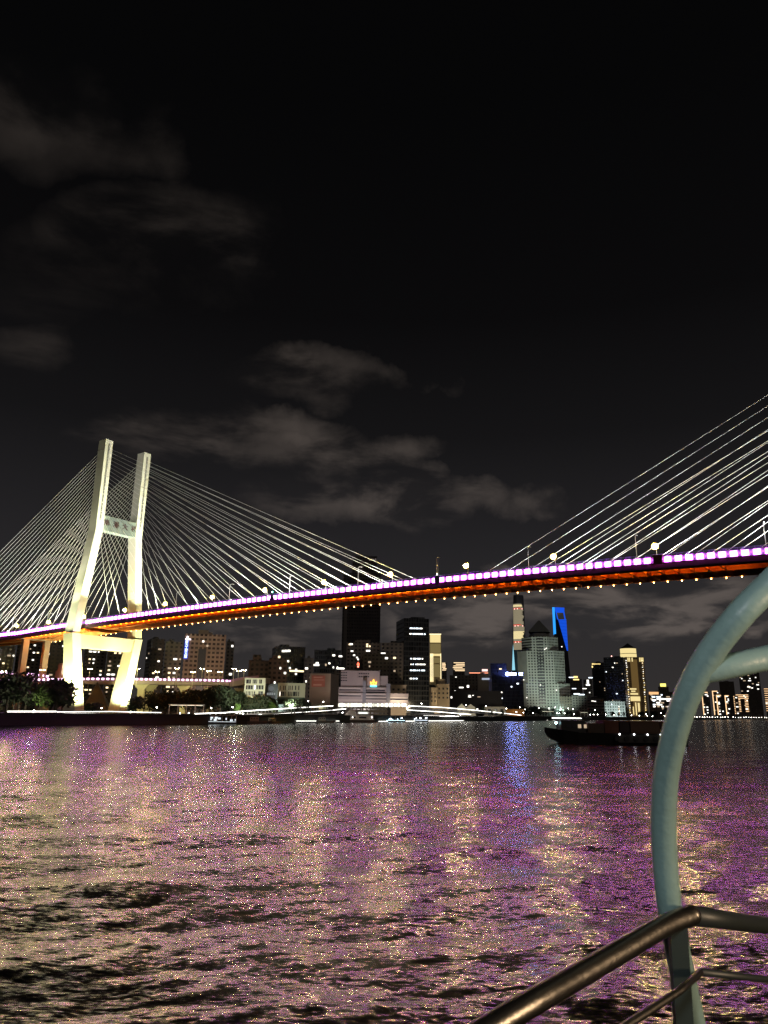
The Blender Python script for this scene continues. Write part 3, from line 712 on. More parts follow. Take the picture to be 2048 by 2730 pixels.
# octagonal white tower with pyramid
def octo():
    D = 1020; c = at(1461, 1893, D); e = empty('octagonal_tower', (c.x, c.y+22, GZ), -.25, 'pale octagonal tower with square windows and a dark pyramid roof', 'tower block')
    fw = facade('white_grid', (.36, .37, .33), (.03, .03, .03), 3.9, 3.75, .5, .48, .12)
    def octr(W, Dp, ch): return [(-W/2+ch, -Dp/2), (W/2-ch, -Dp/2), (W/2, -Dp/2+ch), (W/2, Dp/2-ch), (W/2-ch, Dp/2), (-W/2+ch, Dp/2), (-W/2, Dp/2-ch), (-W/2, -Dp/2+ch)]
    Ht = ht(1455, 1697, D); Hs = ht(1500, 1735, D); Hm = ht(1500, 1822, D)
    s = D/F*1.04
    b = MB()
    for W, z0, z1, xo in ((133*s, 0, Hm, 0), (118*s, Hm, Hs, -3*s), (92*s, Hs, Ht, -4*s)):
        rr = [(x+xo, y) for x, y in octr(W, 40, 14)]; b.loft([[(x, y, z) for x, y in rr] for z in (z0, z1)])
    b.build('wall', fw, e)
    mdk = mat('band_glass', (.04, .04, .045), .3)
    for j in range(24):
        z = Ht-3-j*4.1
        if z < 14: break
        MB().box((-2*s, -20.1, z), (9, .3, 1.9)).build('window_band', mdk, e)
    zt = Ht
    b = MB(); b.loft([[(x*k1-4*s, y*k1, z) for x, y in octr(54*s, 24, 7)] for k1, z in ((1, zt), (.9, zt+6))]); b.build('neck', mat('neck_stone', (.2, .2, .18), .8), e)
    zp = ht(1450, 1682, D); za = ht(1450, 1648, D)
    b = MB(); b.loft([[(-4*s+27*s*a, 14*b_, zp) for a, b_ in ((-1, -1), (1, -1), (1, 1), (-1, 1))], [(-4*s+.3*a, .3*b_, za) for a, b_ in ((-1, -1), (1, -1), (1, 1), (-1, 1))]]); b.build('pyramid_roof', mat('roof_slate', (.12, .12, .11), .6), e)
    for x, z in ((-.42*s*110, ht(1410, 1812, D)), (5, ht(1455, 1731, D)), (7, ht(1460, 1728, D)), (28, ht(1488, 1725, D)), (-3, ht(1455, 1826, D)), (18, ht(1475, 1840, D)), (-22, ht(1430, 1860, D))): MB().box((x, -20.6 if abs(x) < 30 else -12, z), (1.6, .3, 1.1)).build('lit_window', LW['w'], e)
octo()
# right group
e, W, H, dp = building('dark_tower', 'dark tower with gold crown lights in front of the golden residence', 1585, 1618, 1768, 1250, fG, 26, 0, 5, 'wd', 1860)
for j in range(6): MB().box((-W*.42+j*W*.12, -13.2, H-1.5), (W*.09, .3, 2.4 if j < 2 else 1.4)).build('crown_light', LW['g'], e)
MB().box((-W*.45, -13.2, H-6), (W*.1, .3, 3.)).build('crown_light', LW['g'], e)
e, W, H, dp = building('dark_tower', 'broad dark tower with a red aviation lamp', 1618, 1678, 1754, 1190, fG, 26, -8, 14, 'wcd', 1870)
MB().ball((-W*.1, -8, H+3), .9).build('aviation_lamp', MATS.get('avi_red') or emit('avi_red', (1, .45, .4), 4), e)
def goldres():
    D = 1330
    e, W, H, dp = building('golden_residence', 'golden lit residential tower with a lantern crown and dark pointed roof', 1668, 1728, 1752, D, facade('gold_wall', (.42, .3, .15), (.1, .07, .035), 4.5, 3.3, .3, .4), 30, 10, 0, roof=False)
    zc0, zc1, za = ht(1680, 1750, D), ht(1680, 1728, D), ht(1680, 1713, D)
    def ngon(r, z, n=12, dx=-W*.22): return [(dx+r*math.cos(2*math.pi*k/n), r*math.sin(2*math.pi*k/n), z) for k in range(n)]
    r = 42*D/F/2
    MB().loft([ngon(r, zc0), ngon(r, zc0+5)]).build('crown_drum', goldb, e)
    MB().loft([ngon(r*.96, zc0+5), ngon(r*.96, zc0+6)]).build('crown_ring', mat('ring', (.1, .08, .05), .6), e)
    MB().loft([ngon(r*.98, zc0+6), ngon(r*.98, zc1)]).build('crown_drum', goldb, e)
    MB().loft([ngon(r*1.08, zc1), ngon(r*.4, (zc1+za)/2+1), ngon(.3, za)]).build('pointed_roof', mat('dark_roof', (.03, .03, .035), .5), e)
    for x0 in (-.34, -.26, -.12, .28, .36, .44): MB().box((x0*W, -15.2, H-4.5), (W*.06, .4, 7)).build('crown_light', goldb, e)
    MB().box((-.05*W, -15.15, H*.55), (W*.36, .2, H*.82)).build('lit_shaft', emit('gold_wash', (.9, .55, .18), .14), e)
    z = 8
    while z < H-5:
        for x in (-.44, .40):
            MB().box((x*W+random.uniform(-.6, .6), -15.3, z), (random.uniform(.9, 2), .2, random.uniform(.8, 1.8))).build('lit_window', LW[random.choice('wgy')], e)
        z += random.uniform(3.2, 4.4)
    for x, py, w_, h_ in ((-.28, 1837, .34, 2.5), (-.28, 1843, .22, 2.4), (-.24, 1850, .4, 3), (-.2, 1860, .5, 4), (-.2, 1866, .5, 4), (-.05, 1880, .1, 8), (-.05, 1892, .1, 8), (-.2, 1890, .06, 22), (-.34, 1895, .05, 14)):
        MB().box((x*W+3, -15.5, ht(1690, py, D)), (w_*W, .4, h_)).build('gold_ornament', goldb, e)
goldres()
building('lit_hotel', 'small block with green and yellow roof lights right of the octagonal tower', 1524, 1556, 1812, 1100, fD, 20, 0, 0, lits=[(1528, 1806, 9, 1.6, 'c'), (1540, 1805, 8, 3.5, 'g'), (1541, 1812, 11, 2.5, 'g'), (1534, 1836, 8, 1.4, 'c')])
building('lit_hotel', 'small white lit block left of the gold crowned dark tower', 1560, 1584, 1814, 1150, fD, 20, 0, 4, 'w', 1860, lits=[(1572, 1818, 4, 8, 'w'), (1572, 1826, 8, 3, 'w'), (1580, 1807, 8, 2, 'c'), (1562, 1836, 8, 1.6, 'w')])
building('low_hall', 'low hall with a pale lit parapet below the small lit blocks', 1526, 1568, 1856, 950, fD, 18, 0, 0, lits=[(1540, 1850, 10, 1.8, 'c'), (1553, 1852, 10, 1.8, 'c')])
building('brown_block', 'low brown block at the foot of the octagonal tower', 1493, 1550, 1858, 985, facade('brown_low', (.1, .075, .055), (.03, .025, .02)), 20, 0, 3, 'd', 1885)
building('office_block', 'low dark office with two lit windows beside the brown block', 1556, 1612, 1862, 1060, facade('dark_low', (.09, .08, .075), (.02, .02, .02), 2.5, 4, .9, .5), 20, 0, 0, lits=[(1582, 1869, 5, 1.2, 'w'), (1588, 1870, 4, 1.2, 'w'), (1563, 1868, 3, 1, 'd')])
building('white_block', 'small pale block with dark windows and a red light column', 1613, 1668, 1871, 1135, facade('white_low', (.55, .6, .58), (.04, .05, .05), 3.6, 4.2, .45, .45), 20, 0, 0, lits=[(1651, 1884, 2, 2, 'w'), (1651, 1890, 2, 2, 'o'), (1651, 1896, 2, 2, 'w'), (1651, 1902, 2, 2, 'o'), (1632, 1878, 2, 2, 'c')])
building('shopping_hall', 'distant mall glittering with white and pink lights', 1732, 1798, 1846, 1350, fD, 30, 0, 60, 'wcwd', 1890, 4, 2.2, lits=[(1747, 1848, 22, 6, 'o'), (1775, 1864, 34, 3, 'w'), (1746, 1866, 10, 3, 'w')])
e, W, H, dp = building('crowned_tower', 'dark tower with a bright yellow crown near the teal pipe', 1760, 1788, 1832, 1500, fD, 25, 0, 8, 'w', 1870)
MB().box((0, -13, H+4), (W*.55, .5, 6)).build('yellow_crown', emit('yellow_crown', (1., .9, .2), 1.6), e)
building('low_block', 'dark low block with a white lit strip behind the barge', 1800, 1850, 1872, 1300, fD, 25, 0, 10, 'w', 1900)
# far right skyline
oL = emit('outline_light', (1., .62, .32), 1.5)
jj = 0
for xl, xr, yt, D, kind in ((1874, 1896, 1845, 1900, 'L'), (1903, 1922, 1842, 1950, 'L'), (1913, 1930, 1853, 1750, 'L'), (1936, 1950, 1854, 1750, 'L'), (1958, 1972, 1856, 1800, 'D'), (1966, 2000, 1852, 1700, 'H'), (2012, 2036, 1841, 1700, 'H'), (2043, 2060, 1836, 1700, 'H')):
    words = ['outer', 'taller', 'middle', 'narrow'][jj % 4]
    lb = ['dark tower with one orange edge line, nearest the teal pipe', 'taller dark tower with an orange hooked edge line', 'orange edged tower just right of the hooked line tower', 'orange edged tower left of the dotted one', 'narrow tower with a dotted orange edge', 'wide block with orange bars across its top', 'tower banded in orange bars up its full height', 'orange banded tower at the right edge of the frame'][jj]
    e, W, H, dp = building('outlined_tower', lb, xl, xr, yt, D, fD, 20, 0, 12, 'wdw', 1905, 4., 2.4, roof=False, group='orange outlined towers at far right')
    D = max(D, max(bankY(xl), bankY(min(xr, 2040)))+6); zb = ht(xl, 1906 if kind != 'H' else 1900, D)
    if kind == 'L':
        MB().box((-W*.4, -10.4, (H+zb)/2), (2.2, .5, H-zb)).build('edge_light', oL, e); MB().box((-W*.05, -10.4, H-1), (W*.7, .5, 2.2)).build('edge_light', oL, e)
    else:
        n = 11
        for q in range(n):
            z = H-(H-zb)*q/n-1
            wd = W*.9 if (kind == 'H' and jj != 5) else W*.25
            MB().box((0 if jj > 5 else -W*.3, -10.4, z), (wd if kind == 'H' else 2.4, .5, 1.8)).build('floor_light', oL, e)
            if jj == 5:
                MB().box((W*.3, -10.4, z), (W*.25, .5, 1.8)).build('floor_light', oL, e)
                if q < 3: MB().box((0, -10.45, z), (W*.98, .5, 1.8)).build('floor_light', oL, e)
    jj += 1
building('apartment_tower', 'tall dark apartment tower behind the orange banded ones', 1980, 2036, 1783, 2100, fD, 30, 0, 46, 'wwd', 1850, 5, 3)
building('apartment_tower', 'faint dark tower mass behind the outlined towers', 1925, 1965, 1818, 2300, fD, 30, 0, 3, 'd', 1850, 5, 3)
# ---- front row
e, W, H, dp = building('white_office', 'floodlit white office with three rows of slit windows', 648, 704, 1808, 415, mat('floodlit_white', (.62, .64, .54), .7, var=.08, scale=.2), 16, 0, 0, roof=False)
mslit = mat('slit_glass', (.02, .022, .03), .25)
def slits(e, xl, xr, D, W, dp, rows, xs, h):
    for r_, py in enumerate(rows):
        for x in xs:
            if random.random() < .16: continue
            xx = ((x-xl)/(xr-xl)-.5)*W+random.uniform(-.15, .15)
            MB().box((xx, -dp/2-.03, ht(x, py, D)), (random.choice((.45, .6, .9)), .1, h)).build('window', mslit if random.random() < .93 else LW['w'], e)
MB().box((0, -dp/2-.15, ht(675, 1861, 415)/2), (W+.1, .3, ht(675, 1861, 415))).build('dark_base_sheet', mat('base_mask_black', (.004, .006, .004), .8), e)  # near-black sheet added to keep the floodlit wall base dark
slits(e, 648, 704, 415, W, dp, (1817, 1832.5, 1848.5), np.arange(654, 701, 4.3), 2.2)
e, W, H, dp = building('white_office', 'wider floodlit white office with two rows of slit windows', 738, 812, 1821, 455, MATS['floodlit_white'], 16, 0, 0, roof=False)
MB().box((0, -dp/2-.12, ht(775, 1861, 455)/2), (W+.1, .24, ht(775, 1861, 455))).build('dark_base_sheet', MATS['base_mask_black'], e)  # same added dark sheet over this wall's bright base
slits(e, 738, 812, 455, W, dp, (1834, 1850), np.arange(744, 796, 4.6), 2.6)
MB().box((0, -dp/2-.2, ht(775, 1862, 455)), (W*.96, .3, 1.2)).build('canopy', mat('canopy_green', (.05, .1, .08), .4), e)
MB().box((-W*.3, -dp/2-.3, 3.6), (W*.3, .2, 5.)).build('lit_entrance', emit('entrance', (.75, 1., .85), .55), e)
e, W, H, dp = building('link_block', 'dark glass link carrying a pale round emblem between the white offices', 704, 738, 1823, 430, mat('dark_link', (.03, .035, .045), .3), 14, 0, 0, roof=False)
zz = ht(720, 1836, 430)
me_ = emit('emblem_dim', (.75, .8, .8), .16)
MB().tube([(0, -dp/2-.2, zz), (0, -dp/2-.4, zz)], 1.5, 20).build('emblem_disc', me_, e)
rg = MB(); rg.tube([(1.9*math.cos(a), -dp/2-.3, zz+2.2*math.sin(a)) for a in np.linspace(0, 2*math.pi, 24)], .12, 6, False); rg.build('emblem_ring', me_, e)
for j in range(4): MB().box((-1.9+j*1.25, -dp/2-.3, ht(720, 1850, 430)), (.9, .2, 1.3)).build('emblem_glyph', emit('glyph_dim', (.8, .85, .85), .3), e)
e, W, H, dp = building('billboard_hall', 'windowless brown hall with a faded red billboard', 823, 903, 1796, 500, mat('brown_hall', (.24, .19, .165), .8, var=.1, scale=.1), 24, -14, 0, roof=False)
b = MB(); b.box((-W*.08, -dp/2-.3, ht(855, 1816, 500)), (W*.62, .5, ht(855, 1802, 500)-ht(855, 1832, 500))); bb = b.build('billboard', mat('faded_red', (.34, .12, .10), .7), e)
for x, z, w_, h_ in ((-.1, 1806, .42, .7), (-.05, 1813, .5, .5), (-.12, 1826, .4, 1.1)): MB().box((x*W, -dp/2-.58, ht(855, z, 500)), (w_*W, .08, h_)).build('billboard_bar', mat('pale_red', (.5, .28, .25), .7), bb)
# terraced ferry terminal
mT = mat('terrace_stone', (.36, .31, .33), .8, var=.12, scale=.15); mTd = mat('terrace_glass', (.035, .035, .05), .25); mTl = mat('terrace_pale', (.5, .45, .45), .8)
D = 580
c, W, rz = place(887, 1089, D, 30, 0); e = empty('ferry_terminal', c, rz, 'terraced grey terminal with a crown sign and glowing ground floor', 'building')
def X(px): return ((px-887)/(1089-887)-.5)*W
def blk(x0, x1, y0, y1, m, name, d0=0., d1=20.):
    z1, z0 = ht(988, y0, D), ht(988, y1, D); MB().box(((X(x0)+X(x1))/2, (d0+d1)/2-15, (z0+z1)/2), (X(x1)-X(x0), d1-d0, z1-z0)).build(name, m, e)
blk(887, 1089, 1848, 1874, mT, 'podium', 0, 30); blk(901, 1042, 1832, 1847.9, mT, 'upper_terrace', 4, 30); blk(906, 1012, 1787, 1831.9, mT, 'tower_body', 8, 26); blk(1012, 1034, 1800, 1831.8, mT, 'tower_wing', 10, 24)
for y0, x0, x1, d in ((1850, 889, 962, -.2), (1850, 975, 1028, -.2), (1858, 975, 1088, -.2), (1834, 903, 960, 3.8), (1834, 975, 1026, 3.8), (1866, 889, 1088, -.2)):
    z = ht(988, y0+1.5, D); MB().box(((X(x0)+X(x1))/2, d-15-.1, z), (X(x1)-X(x0), .3, 1.1)).build('terrace_band', mTl, e)
for y0, x0, x1, d in ((1855, 889, 962, -.1), (1854, 975, 1028, -.1), (1862, 975, 1088, -.1), (1839, 903, 960, 3.9), (1839, 975, 1026, 3.9), (1844, 975, 1026, 3.9)):
    z = ht(988, y0+1, D); MB().box(((X(x0)+X(x1))/2, d-15-.1, z), (X(x1)-X(x0), .25, .9)).build('window_strip', mTd, e)
for x0, x1 in ((966, 975), (1030, 1040)): blk(x0, x1, 1815 if x0 < 1000 else 1822, 1873, mat('shaft_grey', (.16, .16, .2), .6), 'stair_shaft', -1.2, 4)
for px in (908, 914, 920): 
    for py in (1793, 1800, 1807, 1814): z = ht(988, py, D); MB().box((X(px), -7.1, z), (1.3, .2, .7)).build('window', mTd, e)
for px in range(956, 982, 5):
    for py in (1795, 1803): z = ht(988, py, D); MB().box((X(px), -7.1, z), (1., .2, 1.)).build('window', mTd, e)
# glowing ground floor: bays of glass
x = 890
mg = [emit('hall_glow%d' % k, (1., .96, .8), v) for k, v in enumerate((1.1, 2.2, 3.6))]
while x < 1084:
    w_ = random.choice((3, 4, 6)); z1, z0 = ht(x, 1874.6, D), ht(x, 1885, D)
    MB().box((X(x+w_/2), -15.3, (z0+z1)/2), (X(x+w_*.86)-X(x), .25, z1-z0-random.uniform(0, .8))).build('lit_bay', random.choice(mg), e); x += w_
# crown sign
zc = ht(995, 1829, D); xc = X(995)
MB().box((xc, -7.6, zc+.2), (5.0, .3, 1.4)).build('sign_plinth', emit('cyan_sign', (.15, .85, 1.), 2.2), e)
cr = MB(); cr.loft([[(xc+x_, y_, zc+1.1+z_) for x_, z_ in ((-2., 0), (2., 0), (2.7, 2.7), (1.5, 1.9), (.5, 2.6), (.7, 3.3), (0, 4.4), (-.7, 3.3), (-.5, 2.6), (-1.5, 1.9), (-2.7, 2.7))] for y_ in (-7.9, -7.5)][::-1]); cr.build('crown_sign', emit('crown_orange', (1., .42, .05), 4.), e)
for dx in (-.9, .9): MB().box((xc+dx, -8.0, zc+2.), (.7, .1, 1.)).build('crown_gap', M_dark, e)
e2 = empty('red_roof_sign', at(955, 1779, 577), 0, 'small glowing red lantern shaped sign above the terminal roof', 'sign')
MB().ball((0, 0, 2.2), 1., 8, 6, 1.3).build('lantern', emit('lantern_red', (1., .12, .06), 3.5), e2); MB().box((0, 0, .4), (1.3, .3, .9)).build('lantern_base', emit('lantern_pink', (1., .35, .25), 3.), e2); MB().box((0, .3, 3.6), (.5, .2, .8)).build('lantern_tip', MATS['lantern_red'], e2); MB().tube([(0, .2, -8), (0, .2, 0)], .1, 6).build('post', M_dark, e2)
# colonial buildings
def colonial(label, xl, xr, yt, D, rows, bays, h_roof=None):
    e, W, H, dp = building('colonial_office', label, xl, xr, yt, D, mat('cream_stone', (.5, .39, .26), .8, var=.1, scale=.2), 18, 0, 0, roof=False)
    for py in rows:
        for k in range(bays):
            x = (-.5+(k+.5)/bays)*W; MB().box((x, -dp/2-.04, ht(xl, py, D)), (W/bays*.42, .1, 1.6)).build('window', mat('dark_pane', (.035, .03, .03), .3), e)
    MB().box((0, -dp/2-.3, H-.3), (W+.8, .8, .6)).build('cornice', MATS['cream_stone'], e)
    return e, W, H, dp
e, W, H, dp = colonial('plain cream wing right of the terraced terminal', 1042, 1083, 1826, 600, (1838, 1849), 3)
e, W, H, dp = colonial('long cream colonial office with lit upper windows', 1084, 1165, 1833, 630, (1848, 1857, 1868), 9)
b = MB(); b.loft([[(-W/2, -dp/2, H), (W/2, -dp/2, H), (W/2, dp/2, H), (-W/2, dp/2, H)], [(-W/2+2, -2, H+2.6), (W/2-2, -2, H+2.6), (W/2-2, 2, H+2.6), (-W/2+2, 2, H+2.6)]]); b.build('roof', mat('dark_tile', (.05, .045, .04), .8), e)
for x in (-.44, -.36, -.24, -.2, -.1, .0): MB().box((x*W, -dp/2-.12, ht(1100, 1840, 630)), (1., .1, .8)).build('lit_window', LW['w'], e)
for x in (-.44, -.34, -.22, -.08): MB().box((x*W, -dp/2-.12, ht(1100, 1849.5, 630)), (.8, .1, .6)).build('lit_window', LW['w'], e)
e, W, H, dp = colonial('cream colonial block with a round turret at its right end', 1166, 1199, 1824, 655, (1836, 1848, 1860), 3)
MB().loft([[(-W*.2+4.2*math.cos(a), -2+4.2*math.sin(a), z) for a in np.linspace(0, 2*math.pi, 16, endpoint=False)] for z in (H, H+4.5)]).build('turret', MATS['cream_stone'], e)
e, W, H, dp = building('dark_hall', 'dark wide block right of the colonial offices', 1200, 1274, 1803, 775, fD, 24, 0, 0, lits=[(1231, 1833, 6, 1.6, 'w'), (1249, 1830, 3, 3.2, 'w'), (1214, 1842, 2, 1.2, 'w'), (1217, 1805, 2, 1.2, 'w')])
e, W, H, dp = building('grey_box', 'pale grey box building with a blank front and small lit sign', 1275, 1314, 1801, 780, mat('box_grey', (.3, .26, .22), .8), 20, -10, 0)
MB().box((W*.25, -10.3, H-3.5), (8, .3, 1.8)).build('lit_sign', emit('box_sign', (.7, .8, 1.), .6), e)
building('low_dark_block', 'low dark block with a cluster of lit windows in front of the grey box', 1202, 1340, 1842, 752, mat('lowblack', (.035, .03, .03), .8), 20, 0, 0, roof=False, lits=[(1204, 1859, 2, 2.4, 'w'), (1253, 1854, 3, .9, 'w'), (1253, 1858, 4, 1.2, 'w'), (1262, 1854, 2, .9, 'w'), (1278, 1858, 4, 1., 'd'), (1339, 1846, 1.6, 1.6, 'w'), (1340, 1862, 1.4, 1.2, 'c')])
def gable(label, xl, xr, yt, D):
    c, W, rz = place(xl, xr, D, 10, 0); e = empty('gabled_house', c, rz, label, 'house'); Hh = ht(xl, 1886, D); Ha = ht(xl, yt, D)
    mm = mat('gable_cream', (.5, .46, .36), .8)
    b = MB(); P = [(-W/2, 0), (W/2, 0), (W/2, Hh), (0, Ha), (-W/2, Hh)]
    b.loft([[(x, y, z) for x, z in P] for y in (5, -5)]); b.build('wall', mm, e)
    b = MB()
    for sg in (-1, 1): b.quad((sg*(W/2+.5), -5.5, Hh-.3), (0, -5.5, Ha+.25), (0, 5.5, Ha+.25), (sg*(W/2+.5), 5.5, Hh-.3))
    b.build('roof', mat('house_roof', (.06, .055, .05), .8), e)
    MB().box((0, -5.05, Hh*.6), (1.2, .1, 1.2)).build('window', MATS['dark_pane'], e)
gable('left of two small cream gabled houses', 1219, 1243, 1876, 690); gable('right of two small cream gabled houses', 1243, 1268, 1877, 694)
e, W, H, dp = building('pavilion', 'small cream pavilion with dark arches behind round trees', 1291, 1348, 1884, 738, mat('pavilion_cream', (.5, .44, .34), .8), 12, 0, 0, roof=False)
for x in (-.25, .05, .33): MB().box((x*W, -6.1, H*.42), (3., .2, H*.7)).build('arch', MATS['dark_pane'], e)
e, W, H, dp = building('orange_wall_house', 'low house with a warm orange lit wall', 1350, 1398, 1891, 775, mat('orange_wall', (.5, .28, .1), .8), 10, 0, 0, roof=False)
MB().box((0, -5, H+.4), (W+1, 2, .5)).build('roof', M_dark, e)
# lilac sculptural building left of tower and tent under it
e, W, H, dp = building('lilac_hall', 'lilac tinted hall partly hidden by the left tower leg', 134, 205, 1786, 440, mat('lilac', (.42, .3, .42), .8), 16, 12, 0, roof=False)
b = MB(); b.box((-W*.3, 0, H+1.5), (W*.3, 12, 5)); b.build('block', MATS['lilac'], e)
MB().box((W*.1, -8.1, H*.55), (2, .2, 3)).build('opening', M_dark, e)
def tent():
    c = at(262, 1893, 440); e = empty('glass_pyramid', (c.x, c.y, GZ), 0.2, 'dark glass pyramid standing between the tower legs', 'pyramid')
    w = 70*440/F/2; h = ht(255, 1818, 440)
    MB().loft([[(-w, -w, 0), (w, -w, 0), (w, w, 0), (-w, w, 0)], [(-2.2, -.1, h), (-2., -.1, h), (-2., .1, h), (-2.2, .1, h)]]).build('faces', mat('pyramid_glass', (.005, .010, .011), .6), e)
    MB().tube([(-w, -w, 0), (-2.1, 0, h)], .2, 6).build('ridge', mat('ridge', (.08, .08, .08), .6), e); MB().tube([(w, -w, 0), (-2.1, 0, h)], .2, 6).build('ridge', MATS['ridge'], e)
tent()
# ------------------------------------------------------------------ elevated approach road
mpk = emit('pink_dot', (1., .62, .95), 3.2)
def viaduct(name, label, pts, spacing, thick=2.0, width=14., cols=()):
    P = [at(*p) for p in pts]
    e = empty(name, (P[0].x, P[0].y, GZ), 0, label, 'elevated road'); O = e.location
    nn = [(P[min(k+1, len(P)-1)]-P[max(k-1, 0)]).normalized().cross(Vector((0, 0, 1))).normalized() for k in range(len(P))]
    # nn points toward the camera side when the path runs left to right
    rings = []
    for p, n_ in zip(P, nn):
        q = p-O; rings.append([tuple(q+Vector((0, 0, 0))), tuple(q+Vector((0, 0, -thick))), tuple(q-n_*width+Vector((0, 0, -thick))), tuple(q-n_*width)])
    MB().loft(rings).build('road_deck', mat('viaduct_concrete', (.3, .25, .23), .8), e)
    b = MB(); rings = []
    for p, n_ in zip(P, nn):
        q = p-O; rings.append([tuple(q+n_*.05+Vector((0, 0, 1.2))), tuple(q+n_*.05+Vector((0, 0, -.2))), tuple(q-n_*.15+Vector((0, 0, -.2))), tuple(q-n_*.15+Vector((0, 0, 1.2)))])
    b.loft(rings).build('parapet', mat('purple_parapet', (.35, .2, .35), .7), e)
    dl = None; cnt = 0; acc = 0.; bb = MB(); dd = MB()
    for k in range(len(P)-1):
        seg = (P[k+1]-P[k]); L_ = seg.length; t = acc
        while t < L_ and cnt < 100:
            q = P[k]+seg*(t/L_)-O+nn[k]*.2+Vector((0, 0, .55))
            if dl is None: dl = MB().box((0, 0, 0), (1.5, .15, 1.1), math.atan2(seg.y, seg.x)).build('light_unit', mpk, e); o = dl
            else: o = dl.copy(); COL.objects.link(o)
            o.location = q; cnt += 1; t += spacing
        acc = t-L_
    for (px, Yd, hgt) in cols:
        a = at(px, 1893, Yd)-O; a.z = 0
        cM = MB(); cM.loft([[(a.x-w_, a.y-1.2, z), (a.x+w_, a.y-1.2, z), (a.x+w_, a.y+1.2, z), (a.x-w_, a.y+1.2, z)] for z, w_ in ((0, 2.), (hgt-3, 2.), (hgt, 4.5))]); cM.build('pier', mat('pier_yellow_lit', (.5, .46, .32), .8), e)  # yellow lamplight tinted into the pier colour
    return e
va = viaduct('elevated_road', 'elevated approach road with a row of pink lights behind the tower', [(-60, 1817, 400), (60, 1816, 410), (135, 1814, 425), (240, 1812.5, 440), (360, 1813, 455), (480, 1815, 470), (560, 1816, 480), (612, 1818, 485)], 2.85, 2.4, 16,
        [(120, 432, 18), (372, 460, 17), (395, 470, 17), (486, 474, 17), (560, 482, 16)])
viaduct('elevated_ramp', 'upper curved ramp with pink lights left of the brown pier', [(-60, 1792, 430), (20, 1796, 432), (80, 1800, 436), (128, 1806, 440)], 2.7, 2.2, 10, [(20, 434, 22)])
viaduct('elevated_slip_road', 'unlit concrete end of the elevated road beside the white office', [(613, 1818, 486), (650, 1810, 470), (690, 1806, 462)], 400, 3.4, 10, [(640, 480, 16)])
# street lamps of the approach road
mfar = emit('far_lamp', (1., .82, .4), 260.)
def far_lamp():
    e = empty('road_lamp', (0, 0, 0))
    MB().tube([(0, 0, -11), (0, 0, 0)], .12, 6).build('pole', mat('lamp_pole_pale', (.7, .66, .5), .5), e); MB().tube([(-.9, 0, .1), (0, 0, .3), (.9, 0, .1)], .08, 6).build('arm', MATS['lamp_pole_pale'], e)
    b = MB(); b.box((-1., 0, .0), (.55, .3, .18)); b.box((1., 0, .0), (.55, .3, .18)); b.build('bulb', mfar, e)
    return e
pl = None
for (px, py, Yd, lb) in ((10, 1790, 410, 'double road lamp at the left frame edge'), (113, 1786, 425, 'double road lamp between side pier and tower'), (240, 1783, 440, 'double road lamp seen through the tower legs'), (367, 1783, 450, 'double road lamp right of the far tower leg'), (420, 1791, 470, 'shorter double road lamp below the dark apartments'), (472, 1782, 455, 'tall road lamp at the left corner of the sign office'), (515, 1792, 470, 'small road lamp in front of the sign office bay'),
               (540, 1783, 460, 'bright road lamp pair before the sign office'), (557, 1789, 480, 'small pale road lamp right of the bright pair'), (587, 1791, 478, 'road lamp at the right corner of the sign office'), (624, 1783, 480, 'leftmost of three lamps left of the brick block'), (636, 1789, 490, 'middle of three lamps left of the brick block'), (651, 1787, 470, 'rightmost of three lamps left of the brick block')):
    o = far_lamp() if pl is None else dup(pl)
    pl = pl or o; o.location = at(px, py, Yd); tag(o, lb, 'street lamp', 'lamps on the elevated approach road')
# ------------------------------------------------------------------ promenade: railing lights, ribbon ramps, pergola, lamps
mwl = emit('white_line', (1., .98, .9), 5.); mcl = emit('cool_line', (.85, .93, 1.), 4.5)
def strip(name, label, pts, r, m, cat='light strip', rail=True, deck=0., drop=1.6):
    P = [at(*p) for p in pts]; e = empty(name, (P[0].x, P[0].y, GZ), 0, label, cat); O = e.location
    P = [p-O for p in P]
    MB().tube(P, r, 6).build('light_line', m, e)
    if rail:
        b = MB()
        for k in range(len(P)-1):
            n = max(int((P[k+1]-P[k]).length/3.), 1)
            for j in range(n): q = P[k]+(P[k+1]-P[k])*(j/n); b.box((q.x, q.y+.3, q.z-drop/2), (.14, .14, drop))
        b.build('posts', M_pole, e)
    if deck:
        rings = []
        for p in P: rings.append([(p.x, p.y+.5, p.z-drop), (p.x, p.y+.5, p.z-drop-.9), (p.x, p.y+deck, p.z-drop-.9), (p.x, p.y+deck, p.z-drop)])
        MB().loft(rings).build('walkway', mat('walk_grey', (.16, .15, .16), .7), e)
    return e
bY = bankY
strip('railing_light', 'bright white rail light below the lit green tree', [(20, 1897, bY(20)+9), (150, 1897, bY(150)+9)], .22, mwl)
strip('railing_light', 'thin white rail light under the tower feet', [(152, 1898, bY(152)+8), (300, 1897, bY(300)+8), (430, 1900, bY(430)+8)], .10, mwl)
strip('quay_glow_line', 'long thin white line along the left quay edge', [(0, 1902, bY(0)+2), (200, 1902, bY(200)+2), (460, 1905, bY(460)+2)], .10, mwl, rail=False)
strip('footbridge_ramp', 'left ribbon ramp rising to the terminal with a bright rail', [(520, 1903, bY(520)+12), (600, 1900, bY(600)+12), (650, 1896, bY(650)+10), (760, 1889, bY(760)+8), (830, 1885, bY(830)+8), (888, 1882, bY(888)+8)], .20, mwl, 'footbridge', True, 5.)
strip('footbridge_light', 'second white line below the left ribbon ramp', [(690, 1905, bY(690)+10), (780, 1900, bY(780)+12), (860, 1895, bY(860)+12), (922, 1890, bY(922)+10)], .22, mwl, rail=False, deck=3.)
